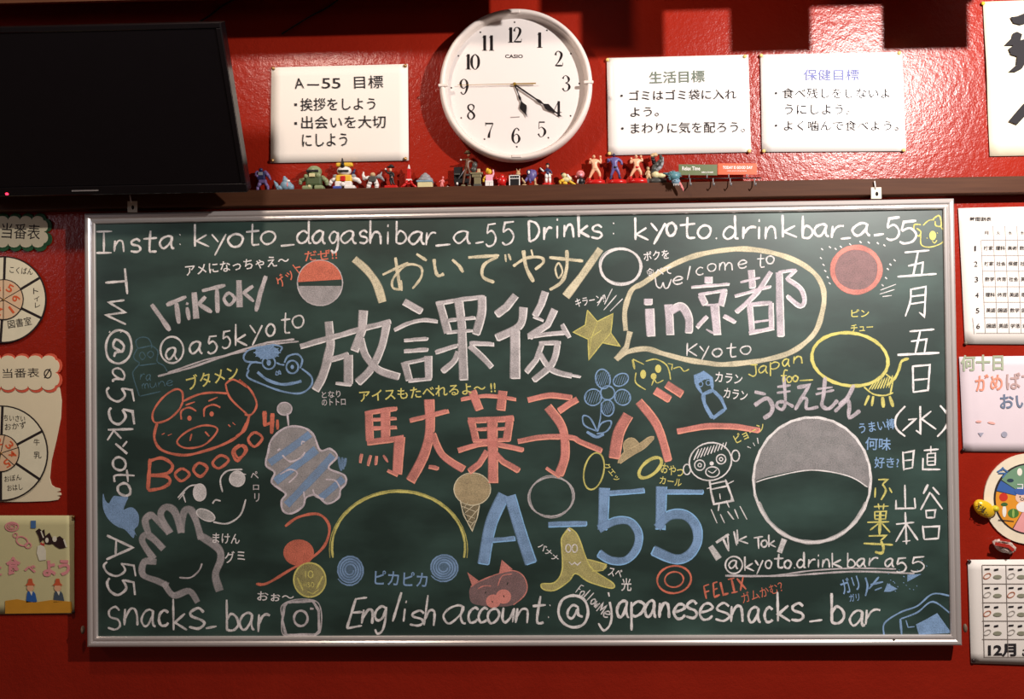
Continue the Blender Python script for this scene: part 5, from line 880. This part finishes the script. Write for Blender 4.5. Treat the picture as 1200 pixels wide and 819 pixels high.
f.skin('body', 'brown', [(440, 330, 34, 20), (450, 270, 30, 15), (462, 215, 14, 12), (430, 240, 14, 18), (395, 245, 11, 30), (365, 248, 9, 32), (505, 260, 15, 8), (540, 300, 12, 8), (548, 335, 9, 12), (420, 390, 22, 20), (400, 480, 18, 20), (385, 585, 13, 22), (470, 400, 22, 10), (480, 490, 18, 6), (470, 590, 13, 10)], [(0, 1), (1, 2), (1, 3), (3, 4), (4, 5), (1, 6), (6, 7), (7, 8), (0, 9), (9, 10), (10, 11), (0, 12), (12, 13), (13, 14)])
f.ell('head', 'skin', [(464, 176, 20, 25, 20, 12), (460, 180, 5, 5, 5, 31)]); f.ell('eyes', 'black', [(456, 172, 3, 3, 2, 31), (470, 172, 3, 3, 2, 31)]); f.ell('hat', 'stone', [(450, 150, 52, 12, 40, 12), (452, 132, 32, 20, 28, 12)]); f.ell('hand', 'white', [(358, 246, 14, 11, 10, 32)]); f.ell('boot', 'stone', [(385, 600, 34, 16, 20, 26), (470, 606, 30, 14, 20, 18)])
f = Fig(559, 218, 'pedestal_model', 'small olive stone pedestal carrying a dark pot', 'pedestal', **D3_)
f.box('top_slab', 'stone', 485, 422, 655, 448, -46, 46, 4); f.box('neck', 'stone', 505, 446, 638, 490, -38, 38, 8); f.box('shaft', 'stone', 535, 488, 628, 585, -32, 32, 3); f.box('foot', 'dgrey', 528, 580, 636, 622, -36, 36, 4); f.ell('pot', 'dgrey', [(530, 375, 44, 44, 34), (545, 315, 38, 48, 30)]); f.box('cup', 'tan', 580, 370, 622, 422, -14, 20, 4)
f = Fig(574, 218, 'block_figurine', 'blocky toy woman in pink top and white skirt with yellow face', **D3_)
f.box('leg', 'white', 688, 560, 740, 622, -22, 22, 3); f.box('leg', 'white', 744, 560, 796, 622, -22, 22, 3); f.box('hips', 'white', 688, 535, 796, 562, -24, 24, 2); f.box('torso', 'lpink', 694, 455, 790, 538, -22, 22, 5); f.ell('head', 'yellow', [(745, 410, 34, 38, 30)]); f.ell('hair', 'yellow', [(720, 395, 26, 40, 28, -12)]); f.ell('eyes', 'black', [(740, 405, 4, 4, 3, 29), (760, 405, 4, 4, 3, 27)]); f.limb('arm', 'yellow', [(690, 475, 14), (665, 510, 14), (664, 540, 13)]); f.limb('arm', 'lpink', [(790, 475, 13), (802, 430, 12), (796, 390, 11)])
f = Fig(588, 218, 'crab_figurine', 'small glossy red hunched creature figurine', **D3_)
f.ell('body', 'red', [(915, 545, 62, 68, 45), (918, 480, 34, 32, 30)]); f.limb('claw', 'red', [(870, 520, 16), (838, 510, 12), (835, 485, 8)]); f.limb('claw', 'red', [(960, 530, 16), (985, 515, 12), (975, 485, 8)]); f.ell('eyes', 'white', [(928, 488, 7, 9, 5, 28)]); f.limb('leg', 'red', [(880, 590, 14), (862, 615, 12)]); f.limb('leg', 'red', [(950, 590, 14), (965, 615, 12)])
E4_ = dict(ox=590, oy=165, k=11.7)
f = Fig(603, 217, 'amplifier_model', 'tiny black speaker box with white frame', 'speaker', **E4_)
f.box('case', 'black', 84, 465, 222, 606, -34, 34, 3); 
for a in ((78, 460, 92, 610), (214, 460, 228, 610), (78, 458, 228, 470), (78, 600, 228, 612), (88, 502, 218, 512)): f.box('frame_bar', 'white', *a, 30, 42, 2)
f.ell('dial', 'grey', [(120, 487, 7, 7, 4, 36), (150, 487, 7, 7, 4, 36), (185, 487, 7, 7, 4, 36)])
f2 = Fig(607, 217, 'rabbit_eared_toy', 'tiny tan toy with two pointed ears standing on the black speaker box', **E4_); f2.t.location.z = f.p(0, 458).z+.0001; f2.base.z = f2.t.location.z; f2.fy = 165+458/11.7
f2.ell('body', 'tan', [(205, 436, 34, 22, 22)]); f2.ell('head', 'tan', [(205, 410, 24, 20, 18)]); f2.limb('ear', 'tan', [(190, 400, 9), (182, 365, 4)]); f2.limb('ear', 'tan', [(218, 402, 9), (228, 368, 4)])
f = Fig(621, 217, 'ogre_figurine', 'hunched blue shaggy figurine with tan feet', **E4_)
f.ell('body', 'purple', [(385, 460, 62, 85, 45), (420, 440, 40, 60, 38)]); f.ell('head', 'navy', [(350, 420, 34, 40, 30, 20)]); f.ell('face', 'white', [(350, 425, 14, 24, 8, 48)]); f.limb('arm', 'purple', [(345, 450, 20), (360, 510, 18, 20), (370, 560, 13, 22)]); f.limb('leg', 'tan', [(430, 510, 18), (436, 560, 14), (440, 590, 14)]); f.ell('foot', 'tan', [(450, 597, 32, 14, 26, 12)])
f.limb('leg', 'purple', [(330, 500, 22), (290, 550, 16)]); f.ell('foot', 'tan', [(285, 596, 38, 16, 26, 10)]); f.limb('hand', 'tan', [(290, 560, 16, 20), (262, 520, 12, 24), (258, 500, 8, 24)])
f = Fig(642, 216.5, 'boy_figurine', 'small boy figurine in navy shirt and white trousers on red stand', **E4_)
f.skin('body', 'navy', [(610, 430, 26), (608, 385, 26), (603, 352, 10), (575, 390, 13), (545, 398, 11), (520, 372, 8), (642, 390, 13), (660, 420, 11), (662, 440, 9), (590, 450, 20), (588, 500, 15), (588, 550, 11), (632, 450, 20), (636, 500, 15), (638, 550, 11)], [(0, 1), (1, 2), (1, 3), (3, 4), (4, 5), (1, 6), (6, 7), (7, 8), (0, 9), (9, 10), (10, 11), (0, 12), (12, 13), (13, 14)])
f.limb('trouser_leg', 'white', [(592, 450, 23), (588, 500, 19), (588, 560, 16)]); f.limb('trouser_leg', 'white', [(630, 450, 23), (637, 500, 19), (638, 560, 16)]); f.ell('head', 'skin', [(603, 330, 22, 25, 22), (600, 334, 5, 5, 5, 21)]); f.ell('eyes', 'black', [(595, 326, 3, 3, 2, 21), (610, 326, 3, 3, 2, 21)]); f.ell('hair', 'black', [(608, 306, 28, 20, 25, -4), (622, 325, 12, 22, 16, -8)]); f.limb('sleeve', 'white', [(548, 398, 13), (510, 360, 11)]); f.ell('hand', 'skin', [(506, 354, 9, 9, 8), (662, 446, 10, 10, 9)]); f.base_disc(603, 566, 606, 74)
f = Fig(665, 215.5, 'crawling_figurine', 'small yellow and cream figurine crawling on the ledge', **E4_)
f.ell('body', 'cream', [(860, 510, 62, 36, 34), (900, 500, 40, 40, 30)]); f.ell('head', 'cream', [(832, 450, 36, 34, 30)]); f.ell('cap', 'black', [(815, 428, 30, 20, 24, -8)]); f.limb('arm', 'yellow', [(820, 520, 20, 14), (775, 535, 18, 16), (780, 560, 16, 18)]); f.limb('leg', 'yellow', [(910, 530, 24), (955, 565, 18), (985, 580, 14)]); f.ell('paw', 'yellow', [(845, 562, 34, 22, 22, 22)]); f.limb('scarf', 'white', [(880, 450, 16, 10), (905, 490, 18, 12)]); f.ell('brown_foot', 'brown', [(940, 525, 24, 22, 20)])  # rear lump is a plain brown foot
f = Fig(680, 215.5, 'round_headed_figurine', 'small figurine with big pink head and black body', **C5)
f.ell('head', 'pink', [(95, 345, 46, 42, 38)]); f.ell('snout', 'lpink', [(98, 362, 18, 14, 12, 34)]); f.ell('ear', 'pink', [(50, 372, 16, 14, 12)]); f.ell('eyes', 'black', [(82, 338, 4, 5, 3, 36), (112, 338, 4, 5, 3, 36)]); f.ell('body', 'black', [(98, 420, 36, 44, 28)]); f.limb('arm', 'white', [(70, 410, 9, 10), (62, 440, 8, 14)]); f.limb('arm', 'black', [(125, 405, 12), (138, 435, 10)]); f.box('leg', 'black', 72, 440, 96, 466, -14, 18, 4); f.box('leg', 'black', 102, 440, 126, 466, -14, 18, 4)
f = Fig(769, 215, 'serpent_figurine', 'coiled grey-green serpent figurine with tan pieces on dark oval base', **C5)
f.base_disc(930, 408, 462, 100, 'dgrey'); f.limb('coil', 'dgrey', [(900, 395, 34), (885, 330, 32), (900, 270, 28), (940, 240, 26), (975, 200, 22), (965, 165, 18)], 'thick dark coil'); f.limb('coil', 'grey', [(925, 310, 22, 8), (965, 280, 18, 8), (985, 235, 14, 8), (990, 180, 8, 8)]); f.ell('head', 'tan', [(895, 150, 40, 22, 22, 8), (870, 162, 18, 12, 12, 20)]); f.limb('horn', 'tan', [(905, 140, 10), (915, 122, 4)]); f.ell('tail', 'cream', [(905, 365, 44, 38, 30, 16), (960, 375, 48, 28, 28, 10), (995, 372, 20, 22, 18, 8)])
f.limb('jaw', 'black', [(880, 185, 22, 6), (890, 230, 20, 6)])
f = Fig(760, 214, 'kneeling_figurine', 'tiny tan figurine kneeling at the left of the serpent', **C5)
f.skin('body', 'tan', [(830, 350, 20), (828, 315, 20), (828, 295, 9), (805, 330, 9), (798, 355, 7), (852, 330, 9), (860, 360, 7), (815, 375, 15), (820, 400, 10), (848, 375, 15), (855, 400, 10)], [(0, 1), (1, 2), (1, 3), (3, 4), (1, 5), (5, 6), (0, 7), (7, 8), (0, 9), (9, 10)]); f.ell('head', 'tan', [(828, 285, 17, 19, 16)]); f.ell('hair', 'stone', [(826, 275, 18, 14, 17, -4)]); f.box('base', 'dgrey', 795, 398, 868, 452, -20, 20, 4)
# the teal creature hangs over the front of the ledge
f = Fig(793, 213, 'lizard_figurine', 'spiky teal creature figurine hanging head down over the ledge beside the green sign', **C5)
TQ = P(793, 210, LY-.012); f.base = Vector((TQ.x, LY-.012, TQ.z)); f.t.location = f.base; f.fy = 210; f._fix = lambda bm: None
f.ell('body', 'teal', [(1110, 385, 62, 52, 55, 0), (1090, 360, 50, 34, 40, -6)]); f.ell('head', 'lblue', [(1125, 440, 46, 34, 36, 8)]); f.ell('eyes', 'black', [(1110, 436, 6, 6, 5, 42), (1138, 432, 6, 6, 5, 42)])
bm = bmesh.new(); random.seed(3)
for i in range(22):
    a = random.uniform(0, 6.28); q = f.p(1108+58*math.cos(a), 385+46*math.sin(a), random.uniform(0, 30)); c0 = f.p(1108, 385, 10); add_cone(bm, c0+(q-c0)*.8, c0+(q-c0)*1.35, .0016, .0002, 6)
obj('spines', bm, TM['teal'], f.t, True); bm = bmesh.new()
for i in range(5): q = f.p(1098+i*14, 468, 30); add_cone(bm, q, q+Vector((0, 0, -.0045)), .0010, .0002, 6)
obj('teeth', bm, TM['white'], f.t); f.limb('tongue', 'pink', [(1160, 455, 14, 10), (1180, 490, 14, 12), (1196, 525, 12, 12), (1200, 540, 6, 12)]); f.limb('claw', 'teal', [(1060, 360, 18, -6), (1000, 345, 8, -24)]); f.limb('claw', 'teal', [(1150, 370, 14), (1175, 350, 8, -20)])
# ---- sign rack with hooks
SY = LY-.004; c = P(841, 209, SY); t = thing('hook_rack', 'key rack of two small coloured signs and wire hooks at the ledge', 'rack', (c.x, SY, c.z), None)
def plate(x0, y0, x1, y1, dy, m, nm, lb, Y=SY):
    bm = bmesh.new(); a = [P(x0, y0, Y), P(x1, y0+dy, Y), P(x1, y1+dy, Y), P(x0, y1, Y)]; fr = [bm.verts.new(v) for v in a]; bk = [bm.verts.new(v+Vector((0, .003, 0))) for v in a]
    bm.faces.new(fr); bm.faces.new(bk[::-1])
    for i in range(4): bm.faces.new((fr[i], bk[i], bk[(i+1) % 4], fr[(i+1) % 4]))
    bmesh.ops.recalc_face_normals(bm, faces=bm.faces); return obj(nm, bm, m, t, label=lb)
plate(795.5, 192.5, 840.5, 205, .3, TM['olive'], 'green_sign', 'green sign plate with white words'); plate(841.5, 191.5, 887, 204.5, 0, TM['orange'], 'orange_sign', 'orange sign plate with white words')
k = Ink(SY-.0003, 5e-6); k.text('Relax Time', 810, 197.3, 21, 4.6, 0, fat=.02); k.text('take a break', 829, 201.6, 14, 2, 0, fat=.02); k.text('TODAY IS GOOD DAY', 864.5, 196.2, 35, 3.6, 0, fat=.04); k.text('make yourself at home', 863.5, 200.2, 23, 1.5, 0, fat=.02); k.build('lettering', TM['white'], t)
bm = bmesh.new(); a, b = P(793, 209.5, SY), P(892, 208.5, SY); add_tube(bm, [a, b], .0012, 8)
for x in (800, 830, 860, 885): q = P(x, 209, SY); add_tube(bm, [q, (q.x, -.0315, q.z)], .0012, 6)
obj('wire_rail', bm, TM['black'], t, True)
for x, y in ((807.5, 209), (828.5, 209), (854, 209), (875, 208.5)): bm = bmesh.new(); add_tube(bm, [P(x, 204, SY-.001), P(x, y, SY-.001)], .0010, 6); obj('sign_post', bm, TM['grey'], t, True)
for x in (808.5, 835.5, 855.5, 884):
    a = P(x, 209, SY-.001); z = a.z; bm = bmesh.new(); add_tube(bm, [a, Vector((a.x, a.y-.002, z-.014)), Vector((a.x, a.y-.010, z-.017)), Vector((a.x, a.y-.013, z-.012))], .0010, 6); obj('hook', bm, TM['grey'], t, True)
